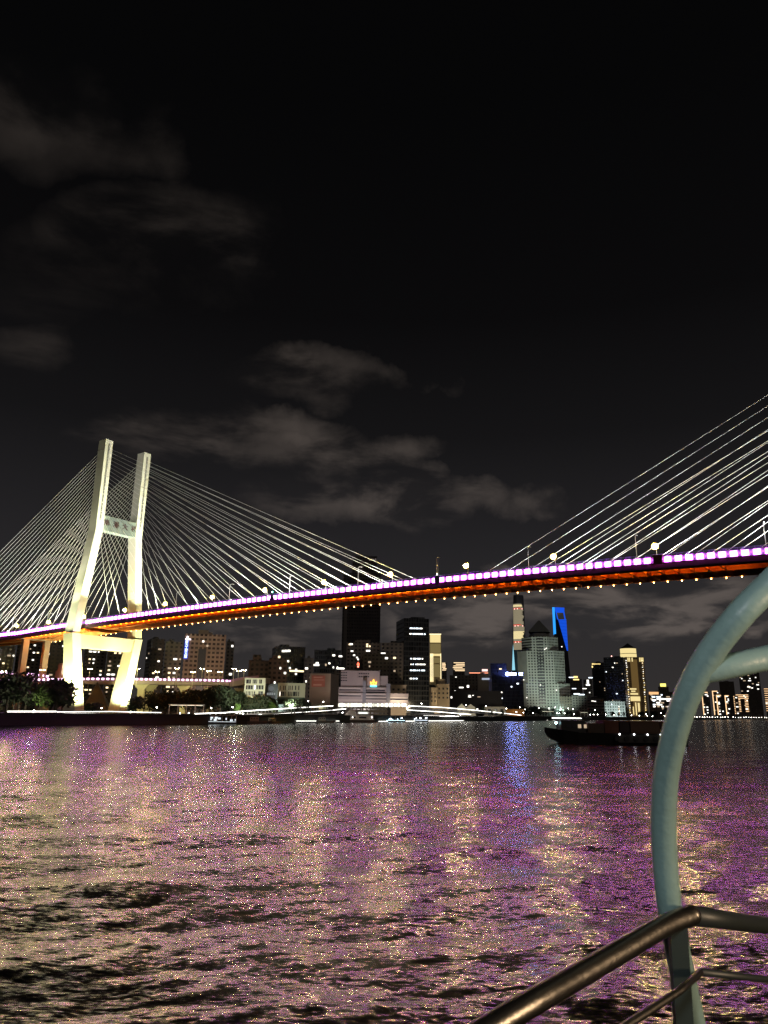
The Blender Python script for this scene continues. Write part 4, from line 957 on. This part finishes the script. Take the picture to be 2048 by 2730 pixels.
strip('footbridge_ramp', 'right ribbon ramp descending from the terminal with a bright rail', [(1089, 1882, bY(1089)+8), (1180, 1886, bY(1180)+10), (1260, 1893, bY(1260)+16), (1330, 1900, bY(1330)+14), (1390, 1907, bY(1390)+12)], .20, mwl, 'footbridge', True, 5.)
strip('footbridge_light', 'second white line below the right ribbon ramp', [(1086, 1893, bY(1086)+8), (1170, 1898, bY(1170)+8), (1255, 1905, bY(1255)+6)], .22, mwl, rail=False, deck=3.)
strip('quay_glow_line', 'thick white quay light between ferry dock and barge', [(1130, 1908.5, bY(1130)+3), (1250, 1909.5, bY(1250)+3), (1351, 1912, bY(1351)+3)], .36, mwl, rail=False)
strip('quay_glow_line', 'thick white quay light behind the barge bow', [(1369, 1912.5, bY(1369)+3), (1460, 1914, bY(1460)+3), (1568, 1915.5, bY(1568)+3)], .42, mwl, rail=False)
strip('quay_glow_line', 'short white quay light above the barge cargo', [(1566, 1911.5, bY(1566)+6), (1600, 1913, bY(1600)+6)], .4, mwl, rail=False)
strip('quay_glow_line', 'pinkish quay light behind the barge, near the pipe', [(1645, 1912.5, bY(1645)+6), (1680, 1915, bY(1680)+6)], .5, emit('warm_line', (1., .85, .75), 4.), rail=False)
strip('quay_glow_line', 'white line low on the quay above the dock boats', [(790, 1922.3, bY(790)-1.2), (905, 1922.3, bY(905)-1.2)], .10, mwl, rail=False)
strip('quay_glow_line', 'white line imitating the quay light reflection right of the moored ferry', [(1010, 1923.3, bY(1010)-1.5), (1200, 1921.5, bY(1200)-1.5), (1460, 1919.8, bY(1460)-1.5)], .12, mwl, rail=False)  # added glowing line, imitates the quay light mirrored at the waterline
# pergolas
def pergola(label, xl, xr, yt, Yd, n):
    c, W, rz = place(xl, xr, Yd, 4, 0); e = empty('pergola', c, rz, label, 'pergola'); H = ht(xl, yt, Yd)
    MB().box((0, 0, H), (W, 4, .35)).build('roof', M_white, e)
    for k in range(n): MB().box(((k/(n-1)-.5)*W*.94, -1.6, H/2), (.35, .35, H)).build('post', M_white, e)
    MB().box((0, -.5, H-.35), (W*.9, .2, .12)).build('light_line', emit('pergola_light', (1., .9, .65), 3.), e)
pergola('white framed pergola on the promenade right of the tower', 448, 546, 1878, bY(500)+25, 5)
pergola('lit pergola left of the barge', 1444, 1477, 1896, bY(1460)+15, 3); pergola('small pergola behind the barge cargo', 1547, 1567, 1899, bY(1555)+15, 3)
# small promenade lamps
def plamp(h=3.2, r=.28, m=None, name='promenade_lamp'):
    e = empty(name, (0, 0, 0)); MB().tube([(0, 0, -h), (0, 0, -r)], .06, 6).build('pole', M_dark, e)
    MB().ball((0, 0, 0), r, 8, 6).build('globe', m, e); MB().loft([[(r*1.2*math.cos(a), r*1.2*math.sin(a), z) for a in np.linspace(0, 6.283, 8, endpoint=False)] for z in (r*.75, r*.9)]).build('cap', M_dark, e)
    return e
mpl = emit('promenade_globe', (1., .97, .88), 34.)
pr = None
for px, py, off in ((271, 1888, 30), (347, 1887, 25), (418, 1886, 25), (495, 1863, 50), (569, 1862, 60), (563, 1888, 15), (620, 1885, 25), (648, 1903, 6), (716, 1870, 30), (733, 1867, 30), (822, 1869, 35), (862, 1871, 35), (913, 1900, 6), (1124, 1876, 20), (1242, 1880, 30), (1273, 1891, 12), (1296, 1883, 30), (1343, 1885, 30), (1377, 1898, 12), (1386, 1886, 40),
                   (1396, 1900, 10), (1400, 1891, 40), (1421, 1901, 10), (1437, 1888, 40), (1464, 1889, 35), (1480, 1886, 60), (1486, 1902, 8), (1492, 1902, 8), (1497, 1891, 35), (1506, 1902, 8), (1515, 1889, 35), (1528, 1891, 35), (1530, 1904, 8), (1574, 1905, 8), (1586, 1893, 30), (1583, 1905, 8), (1594, 1905, 8), (1615, 1905, 8), (1638, 1906, 8), (1684, 1907, 8), (1722, 1904, 10), (1726, 1908, 8), (1740, 1909, 8), (1762, 1901, 20), (1772, 1909, 8), (1705, 1908, 8), (1350, 1889, 25), (1228, 1905, 5), (160, 1843, 60)):
    Yd = bY(px)+off
    o = plamp(m=mpl) if pr is None else dup(pr)
    pr = pr or o; o.location = at(px, py, Yd); tag(o, 'tiny white globe lamp on a thin post along the promenade', 'lamp', 'white globe lamps along the far promenade')
    k_ = .55+.45*min(Yd/500, 2.5); o.scale = (k_, k_, k_)
# cool floodlamps low on the left quay
fq = None; mq = emit('quay_lamp', (.88, .95, 1.), 14.)
for px, py in ((265, 1907.5), (363, 1907), (389, 1907.5), (395, 1908), (417, 1907.5), (438, 1907.5), (480, 1902), (484, 1908), (503, 1901), (640, 1902), (560, 1902), (575, 1902), (600, 1901)):
    o = plamp(1.2, .22, mq, 'quay_lamp') if fq is None else dup(fq)
    fq = fq or o; o.location = at(px, py, bY(px)+1.); tag(o, 'small cool white lamp low on the left quay wall', 'lamp', 'cool lamps on the left quay')
# far right string of promenade lamps
fr = None
rr_ = random.Random(5)
for k in range(62):
    px = 1838+k*3.45+rr_.uniform(-1, 1); py = 1911.5+ (k % 2)*3.2+rr_.uniform(-.8, .8)+(px-1838)*.006
    o = plamp(4., .8, emit('far_globe', (1., .93, .8), 9.), 'shore_lamp') if fr is None else dup(fr)
    fr = fr or o; o.location = at(px, py, bY(px)+20); tag(o, 'pale dot of light in the string along the far right shore', 'lamp', 'string of lamps on the far right shore')
    s_ = rr_.uniform(.8, 1.5); o.scale = (s_, s_, s_)
# ------------------------------------------------------------------ trees
def leaf_cloud(rnd, h, w, n=620, shape=0):
    b = MB(); cl = []
    for k in range(9 if shape == 0 else 7):
        t = k/8; a = rnd.uniform(0, 6.28); rr = w*.5*rnd.uniform(.15, .62)*(1-.35*t)
        cl.append((rr*math.cos(a), rr*math.sin(a), h*(.38+.5*t*rnd.uniform(.8, 1.1)), w*rnd.uniform(.2, .33)))
    for i in range(n):
        cx, cy, cz, r = rnd.choice(cl); u = Vector((rnd.gauss(0, 1), rnd.gauss(0, 1), rnd.gauss(0, 1))).normalized()*r*rnd.uniform(.55, 1.08)
        p = Vector((cx, cy, cz))+u*Vector((1, 1, .8)) if False else Vector((cx+u.x, cy+u.y, cz+u.z*.8))
        n1 = Vector((rnd.gauss(0, 1), rnd.gauss(0, 1), rnd.gauss(0, 1))).normalized(); n2 = n1.orthogonal().normalized(); s = rnd.uniform(.28, .6)*w/9
        b.quad(p-n1*s, p+n2*s*.7, p+n1*s, p-n2*s*.7)
    return b
def tree_proto(seed, h, w, m, name='riverside_tree'):
    rnd = random.Random(seed); e = empty(name, (0, 0, 0))
    t = MB(); t.tube([(0, 0, -.3), (.1, 0, h*.3), (-.1, .1, h*.62)], [.32, .24, .1], 8)
    for k in range(5):
        a = rnd.uniform(0, 6.28); z0 = h*rnd.uniform(.25, .5); t.tube([(0, 0, z0), (w*.28*math.cos(a), w*.28*math.sin(a), z0+h*.25)], [.13, .05], 6)
    t.build('trunk', mat('bark', (.06, .045, .035), .9), e)
    leaf_cloud(rnd, h, w).build('crown', m, e)
    return e
mlf = mat('leaves_dark', (.02, .03, .013), .7, var=.4, scale=.6); mlg = mat('leaves_lit_green', (.06, .11, .02), .7, var=.4, scale=.6)  # lit trees carry uplight brightness in their leaf colour
protos = [tree_proto(11, 9., 8., mlf), tree_proto(23, 11., 8., mlf), tree_proto(31, 7.5, 8.5, mlf)]
usedp = set(); tc_ = 0
spec = []
rt = random.Random(9)
for a_, b_, n, off, hs in ((-10, 72, 5, 26, (14, 17)), (64, 78, 1, 30, (10, 12)), (128, 168, 4, 30, (12, 15)), (226, 262, 2, 24, (4, 5)), (352, 380, 2, 24, (7, 9)), (388, 450, 4, 40, (9, 11)), (430, 520, 5, 50, (11, 13)), (520, 645, 8, 38, (12, 15)), (655, 700, 3, 26, (8, 11)), (705, 738, 3, 24, (8, 10)), (758, 830, 6, 13, (7, 9)), (835, 885, 3, 28, (6, 7)),
                       (1095, 1160, 4, 16, (5, 6)), (1170, 1225, 4, 26, (5, 7)), (1262, 1292, 2, 24, (6, 8)), (1300, 1345, 3, 12, (5, 6)), (1350, 1440, 6, 46, (9, 12)), (1440, 1500, 4, 40, (8, 11)), (1500, 1620, 7, 30, (7, 9)), (1625, 1670, 3, 20, (7, 9)), (1700, 1790, 6, 30, (9, 12))):
    for k in range(n):
        spec.append((a_+(b_-a_)*(k+.5)/n+rt.uniform(-4, 4), off+rt.uniform(-4, 6), rt.uniform(*hs)))
zones = [(130, 'dark tree left of the pale tower'), (300, 'dark shrub like tree between the tower legs'), (470, 'dark tree between tower and sign office lamps'), (660, 'dark tree left of the white offices'), (830, 'dark tree in front of the white offices'), (1230, 'dark tree before the terminal and colonial offices'), (1450, 'dark tree between gabled houses and octagonal tower'), (3000, 'dark tree behind the barge and quay lights')]
for (px, off, hh) in spec:
    q = rt.randrange(3); src = protos[q]; Yd = bY(px)+off; p = at(px, 1893, Yd)
    o = src if q not in usedp else dup(src); usedp.add(q)
    o.location = (p.x, p.y, GZ); k_ = hh/(9., 11., 7.5)[q]; o.scale = (k_*rt.uniform(.9, 1.2), k_*rt.uniform(.9, 1.2), k_); o.rotation_euler = (0, 0, rt.uniform(0, 6.28))
    z_ = next(z for lim, z in zones if px < lim); tag(o, z_, 'tree', z_.replace('dark', 'dark', 1)+' row')
def lone(px, off, hh, w, label, e_l, seed):
    Yd = bY(px)+off; p = at(px, 1893, Yd); o = tree_proto(seed, hh, w, mlg, 'lit_tree'); o.location = (p.x, p.y, GZ); tag(o, label, 'tree')
    light('tree_uplight', 'POINT', (p.x+.5, p.y-w*.75, GZ+1.2), e_l, (1., 1., .62), size=.3)
    f = plamp(.8, .35, emit('uplight', (1., 1., .75), 20.), 'tree_uplighter'); f.location = (p.x+.6, p.y-w*.62, GZ+1.1); tag(f, 'small uplighter at the foot of the '+' '.join(label.split()[1:7]), 'lamp')
lone(104, 20, 12, 9, 'green tree lit from below left of the tower', 2600, 71)
lone(632, 22, 6, 5, 'small yellow lit tree left of the white office', 700, 72)
lone(352, 30, 6, 6, 'low green tree at the foot of the far tower leg', 500, 73)
lone(724, 16, 7, 6, 'white lit tree under the round emblem', 700, 74)
# ------------------------------------------------------------------ boats
def ferry():
    Yd = bY(953)-5; c = at(953, 1921, Yd); W = 92*Yd/F*1.0; e = empty('moored_ferry', (c.x, c.y, 0), -.02, 'pale two deck ferry moored below the terminal', 'boat')
    L2 = W/2; mw_ = mat('ferry_white', (.55, .5, .5), .5); 
    b = MB(); b.loft([[(-L2*.86, -3, -.3), (L2*.93, -3, -.3), (L2*.93, 3, -.3), (-L2*.86, 3, -.3)], [(-L2, -3.4, 1.7), (L2, -3.4, 1.7), (L2, 3.4, 1.7), (-L2, 3.4, 1.7)]]); b.build('hull', mat('hull_dark', (.06, .035, .035), .5), e)
    b = MB(); b.loft([[(-L2*.94, -3.1, 1.7), (L2*.9, -3.1, 1.7), (L2*.9, 3.1, 1.7), (-L2*.94, 3.1, 1.7)], [(-L2*.74, -3., 4.4), (L2*.86, -3., 4.4), (L2*.86, 3., 4.4), (-L2*.74, 3., 4.4)]]); b.build('lower_cabin', mw_, e)
    b = MB(); b.loft([[(-L2*.72, -2.9, 4.4), (-L2*.06, -2.9, 4.4), (-L2*.06, 2.9, 4.4), (-L2*.72, 2.9, 4.4)], [(-L2*.46, -2.2, 7.4), (-L2*.16, -2.2, 7.4), (-L2*.16, 2.2, 7.4), (-L2*.46, 2.2, 7.4)]]); b.build('wheelhouse', mw_, e)
    for x0, x1, m in ((-.84, -.5, mTd), (-.3, -.1, mTd), (.1, .5, mTd)): MB().box(((x0+x1)/2*L2, -3.18, 3.), ((x1-x0)*L2, .2, .9)).build('window', m, e)
    MB().box((L2*.32, -2.4, 5.8), (L2*.5, .3, 1.1)).build('lit_deck', emit('deck_glow', (.9, 1., .85), 1.4), e); MB().box((L2*.32, 0, 6.8), (L2*.62, 5, .25)).build('canopy', mw_, e)
    for x in (.02, .6): MB().box((x*L2, -2.3, 5.6), (.2, .2, 2.4)).build('canopy_post', mw_, e)
    for x in (-.25, .82): MB().ball((x*L2, -3.4, 3.1), .22).build('lamp', emit('boat_lamp', (1, .95, .9), 15), e)
    MB().tube([(-L2, -3.5, 1.65), (L2, -3.5, 1.65)], .16, 6).build('fender', mw_, e)
ferry()
def pontoon(label, xl, xr, m, n, h, glow=None):
    Yd = bY((xl+xr)/2)-6; c, W, rz = place(xl, xr, Yd, 7, 0); e = empty('floating_dock', (c.x, c.y, 0), rz-.05, label, 'dock')
    MB().box((0, 0, .4), (W, 7, 1.3)).build('float', M_black, e)
    for k in range(n): MB().box(((k/(n-1)-.5)*W*.96, -3, 2.4), (.2, .2, 2.8)).build('post', M_pole, e)
    MB().box((0, 0, 3.9), (W, 6.4, .3)).build('roof', mat('dock_roof', (.2, .22, .25), .6), e)
    rnd = random.Random(int(xl))
    for k in range(n+3): MB().box((rnd.uniform(-.46, .46)*W, -2.6, rnd.uniform(1.7, 3.)), (rnd.uniform(.5, 1.4), .2, rnd.uniform(.4, 1.))).build('lamp', m, e)
    MB().box((0, -3.55, 1.1), (W*.96, .12, .16)).build('edge_light', m, e)
pontoon('floating dock with blue white lamps right of the moored ferry', 1003, 1082, emit('dock_blue', (.6, .85, 1.), 5.), 7, 3)
pontoon('dimmer floating dock with cool lamps further right', 1084, 1142, emit('dock_cool', (.8, .9, 1.), 4.), 5, 3)
pontoon('floating dock with cool lamps under the left ribbon ramp', 545, 634, emit('dock_cool2', (.85, .95, 1.), 1.2), 8, 3)
# work boats beside dock
def workboat(label, px, sc, hd=0.):
    Yd = bY(px)-9; c = at(px, 1925, Yd); e = empty('small_boat', (c.x, c.y, 0), hd, label, 'boat'); e.scale = (sc, sc, sc)
    b = MB(); b.loft([[(-5, -1.2, -.3), (4, -1.2, -.3), (5, 0, -.3), (4, 1.2, -.3), (-5, 1.2, -.3)], [(-5.4, -1.6, 1.1), (4.4, -1.6, 1.2), (6.4, 0, 1.7), (4.4, 1.6, 1.2), (-5.4, 1.6, 1.1)]]); b.build('hull', mat('workhull', (.07, .07, .075), .6), e)
    MB().box((-2, 0, 2.1), (4, 2.2, 2.)).build('cabin', mat('cabin_grey', (.2, .19, .19), .6), e); MB().tube([(-1, 0, 3), (-1, 0, 5.4)], .06, 6).build('mast', M_pole, e)
    for x in (-3.2, -2., -.8): MB().box((x, -1.13, 2.4), (.7, .08, .6)).build('window', M_dark, e)
workboat('small dark work boat moored left of the second dock', 690, 1.1, .1); workboat('small dark boat below the lower white line', 735, .9, -.1); workboat('small boat moored just left of the pale ferry', 868, 1., .15)
# barge in midstream
def barge():
    Yd = 172.; a = atz(1500, 1970, 0.05); a = a*(1)
    L0 = at(1452, 1940, Yd); 
    e = empty('cargo_barge', (L0.x, L0.y, 0), 0., 'long black cargo barge with small white deck lamps passing in midstream', 'barge')
    sc = Yd/F*1.0/ray(1500, 1940).y*1.0
    def x(px): return (px-1452)*sc*1.0
    bow, end = 0., x(1812)
    hm = mat('barge_hull', (.014, .012, .012), .6); hg = mat('barge_side', (.05, .045, .04), .7)
    rings = []
    for (xx, half, zt, zb) in ((0, .4, 3.4, 2.4), (.8, 1.6, 3.3, 1.2), (3.6, 3.6, 2.9, 0.), (6.5, 4.6, 2.5, -.6), (14, 4.8, 2.35, -.6), (end, 4.8, 2.35, -.6)):
        rings.append([(xx, -half, zt), (xx, -half*.8, zb), (xx, half*.8, zb), (xx, half, zt)])
    MB().loft(rings).build('hull', hm, e)
    MB().box(((14+end)/2, -4.88, 1.3), (end-16, .14, 1.7)).build('rubbing_strake', hg, e)
    # cabin
    MB().box((x(1522), 0, 3.7), (x(1555)-x(1490), 5., 2.5)).build('wheelhouse', mat('barge_cabin', (.03, .028, .028), .6), e)
    for px, m, w_ in ((1538, LW['d'], .7), (1553, LW['d'], .6)): MB().box((x(px), -2.58, 3.75), (w_, .1, .8)).build('lit_window', m, e)
    for px in (1510, 1524): MB().box((x(px), -2.56, 3.8), (.9, .1, .7)).build('window', M_dark, e)
    MB().tube([(x(1482), -.5, 3.), (x(1482), -.5, 5.2)], .07, 6).build('mast', M_dark, e); MB().ball((x(1482), -.6, 4.4), .28).build('bow_lamp', emit('bow_lamp', (.55, .95, 1.), 14), e)
    # hold coaming and cargo
    MB().box((x(1590), 0, 3.3), (x(1625)-x(1562), 6.5, 2.2)).build('machinery', mat('machinery', (.08, .05, .035), .7), e)
    for k, (p0, p1, cl) in enumerate(((1600, 1638, (.11, .03, .012)), (1640, 1666, (.02, .007, .007)), (1668, 1745, (.08, .035, .016)), (1747, 1808, (.09, .035, .015)))):
        MB().box(((x(p0)+x(p1))/2, 0, 3.65), (x(p1)-x(p0)-.1, 7., 2.7)).build('cargo_bay', mat('cargo%d' % k, cl, .7), e)
    for px in (1633, 1670.5, 1705, 1739, 1769, 1800): MB().ball((x(px), -5.0, 2.2), .19, 8, 6).build('deck_lamp', emit('barge_lamp', (.95, .98, 1.), 6.), e)
    for px in range(1625, 1820, 25): MB().tube([(x(px), -4.98, 1.3), (x(px), -5.25, 1.3)], .55, 12).build('tyre_fender', M_black, e)
barge()
# ------------------------------------------------------------------ foreground boat frame
mteal = mat('teal_paint', (.23, .35, .335), .42, var=.05, scale=40., bump=.15)
msteel = mat('worn_steel', (.21, .19, .165), .36, 1., var=.15, scale=60., bump=.1)
def smooth_path(pts, n=8):
    P = [Vector(p) for p in pts]; out = []
    for i in range(len(P)-1):
        p0, p1, p2, p3 = P[max(i-1, 0)], P[i], P[i+1], P[min(i+2, len(P)-1)]
        for k in range(n):
            t = k/n; out.append(.5*((2*p1)+(-p0+p2)*t+(2*p0-5*p1+4*p2-p3)*t*t+(-p0+3*p1-3*p2+p3)*t**3))
    out.append(P[-1]); return out
e = empty('canopy_frame', at(1790, 2440, 2.2), 0, 'curved teal painted pipe frame in the right foreground', 'boat frame'); O = e.location
pipe = [(2290, 1375, 1.72), (2200, 1436, 1.73), (2100, 1515, 1.75), (2040, 1572, 1.77), (1978, 1634, 1.78), (1903, 1728, 1.84), (1849, 1820, 1.90), (1811, 1913, 1.97), (1780, 2043, 2.07), (1770.5, 2155, 2.14), (1772, 2268, 2.19), (1781, 2380, 2.22), (1790, 2440, 2.24), (1812, 2560, 2.28), (1842, 2700, 2.32), (1866, 2820, 2.34)]
MB().tube([p-O for p in smooth_path([at(*p) for p in pipe])], .033, 32).build('main_pipe', mteal, e, smooth=True)
MB().tube([p-O for p in smooth_path([at(*p) for p in ((1862, 1792, 1.885), (1900, 1785, 1.875), (1960, 1772, 1.87), (2048, 1753, 1.88), (2150, 1728, 1.88), (2260, 1696, 1.88))])], .0305, 32).build('branch_pipe', mteal, e, smooth=True)
e = empty('guard_rail', at(1800, 2600, 2.1), 0, 'worn steel guard rail with a dark post in the lower right corner', 'railing'); O = e.location
MB().tube([p-O for p in smooth_path([at(*p) for p in ((1020, 2915, 1.55), (1120, 2855, 1.62), (1250, 2776, 1.69), (1413, 2677, 1.78), (1530, 2609, 1.88), (1642, 2544, 1.98), (1771, 2469, 2.1), (1842, 2441, 2.16))])], [.0255]*57, 28).build('top_rail', msteel, e, smooth=True)
MB().ball(at(1843, 2440, 2.16)-O, .0256, 20, 14).build('elbow', msteel, e, smooth=True)
MB().tube([at(*p)-O for p in ((1843, 2441, 2.16), (1950, 2455, 2.4), (2060, 2470, 2.65), (2250, 2496, 3.1))], .0245, 24).build('side_rail', mat('dark_steel', (.02, .024, .022), .45, 0.), e, smooth=True)
MB().tube([p-O for p in [at(*p) for p in ((1560, 2806, 1.78), (1666, 2737, 1.88), (1812, 2642, 2.03), (1868, 2592, 2.1))]], .0088, 14).build('mid_rail', msteel, e, smooth=True)
MB().tube([at(*p)-O for p in ((1868, 2592, 2.1), (2048, 2612, 2.45), (2250, 2634, 2.9))], .009, 14).build('mid_rail', MATS['dark_steel'], e, smooth=True)
q0, q1 = at(1806, 2470, 2.13)-O, at(1826, 2790, 2.18)-O
b = MB(); b.loft([[(q.x+a*.0225, q.y+c*.012, q.z) for a, c in ((-1, -1), (1, -1), (1, 1), (-1, 1))] for q in (q1, q0)]); b.build('post', mat('dark_post', (.03, .042, .04), .4), e)
# lamps of our own boat, behind and to the right of the camera
light('boat_cabin_lamp', 'AREA', (-1.2, -1.8, CH+1.3), 70, (.95, .98, 1.), (.9, 2, CH), .5)
light('boat_deck_lamp', 'AREA', (3.4, .2, CH+.1), 75, (1., .72, .45), (1.0, 2.0, CH-.2), .35)
# floodlights in the town
def tl(px, py, Yd, e_, col, tgt, spot=80): light('town_floodlight', 'SPOT', at(px, py, Yd), e_, col, at(*tgt), 1., spot, .7)
tl(672, 1878, 378, 5e4, (.95, 1., .75), (676, 1825, 415), 110); tl(775, 1880, 424, 6.5e4, (.9, 1., .75), (775, 1835, 455), 120)
tl(1490, 1895, 935, 2.2e5, (.72, 1., .85), (1495, 1790, 1020), 80); tl(1420, 1890, 930, 1.3e5, (1., .9, .75), (1430, 1760, 1020), 80)
tl(1125, 1885, 596, 2e4, (1., .8, .5), (1125, 1850, 630), 130); tl(1060, 1886, 572, 9e3, (1., .8, .5), (1062, 1850, 600), 120); tl(1180, 1886, 626, 9e3, (1., .8, .5), (1182, 1848, 655), 120)
tl(530, 1860, 540, 6e4, (1., .7, .5), (535, 1745, 600), 90); tl(860, 1886, 465, 1.6e4, (1., .75, .6), (862, 1830, 500), 110); tl(960, 1886, 535, 5e4, (1., .85, .8), (970, 1835, 590), 130)
tl(378, 1885, 440, 1e4, (1., .9, .4), (380, 1840, 458), 110); tl(488, 1885, 455, 1e4, (1., .9, .4), (487, 1840, 474), 110)
tl(1640, 1905, 1110, 3e4, (.85, 1., .95), (1640, 1885, 1135), 110); tl(1370, 1903, 765, 1.4e3, (1., .6, .25), (1374, 1896, 780), 120); tl(1243, 1893, 676, 5e3, (1., .95, .8), (1243, 1884, 694), 130); tl(1320, 1897, 718, 5e3, (1., .95, .8), (1320, 1890, 738), 130)
# ------------------------------------------------------------------ camera, render settings
cam = bpy.data.cameras.new('camera'); co = bpy.data.objects.new('camera', cam); COL.objects.link(co)
cam.sensor_fit = 'HORIZONTAL'; cam.sensor_width = 36.; cam.lens = F/2048*36.; cam.clip_start = .05; cam.clip_end = 30000
co.location = (0, 0, CH)
co.matrix_world = Matrix.Translation((0, 0, CH)) @ Matrix.Rotation(math.pi/2+PITCH, 4, 'X') @ Matrix.Rotation(ROLL, 4, 'Z')
cam.dof.use_dof = True; cam.dof.focus_distance = 250; cam.dof.aperture_fstop = 8.5
S.camera = co
S.view_settings.view_transform = 'Standard'; S.view_settings.look = 'None'; S.view_settings.exposure = 0; S.view_settings.gamma = 1
S.render.film_transparent = False
c = S.cycles
c.max_bounces = 5; c.diffuse_bounces = 2; c.glossy_bounces = 3; c.transmission_bounces = 2; c.sample_clamp_indirect = 4.; c.sample_clamp_direct = 0
c.use_denoising = True; c.denoising_prefilter = 'NONE'; c.use_light_tree = True; c.use_adaptive_sampling = False; c.caustics_reflective = False; c.caustics_refractive = False
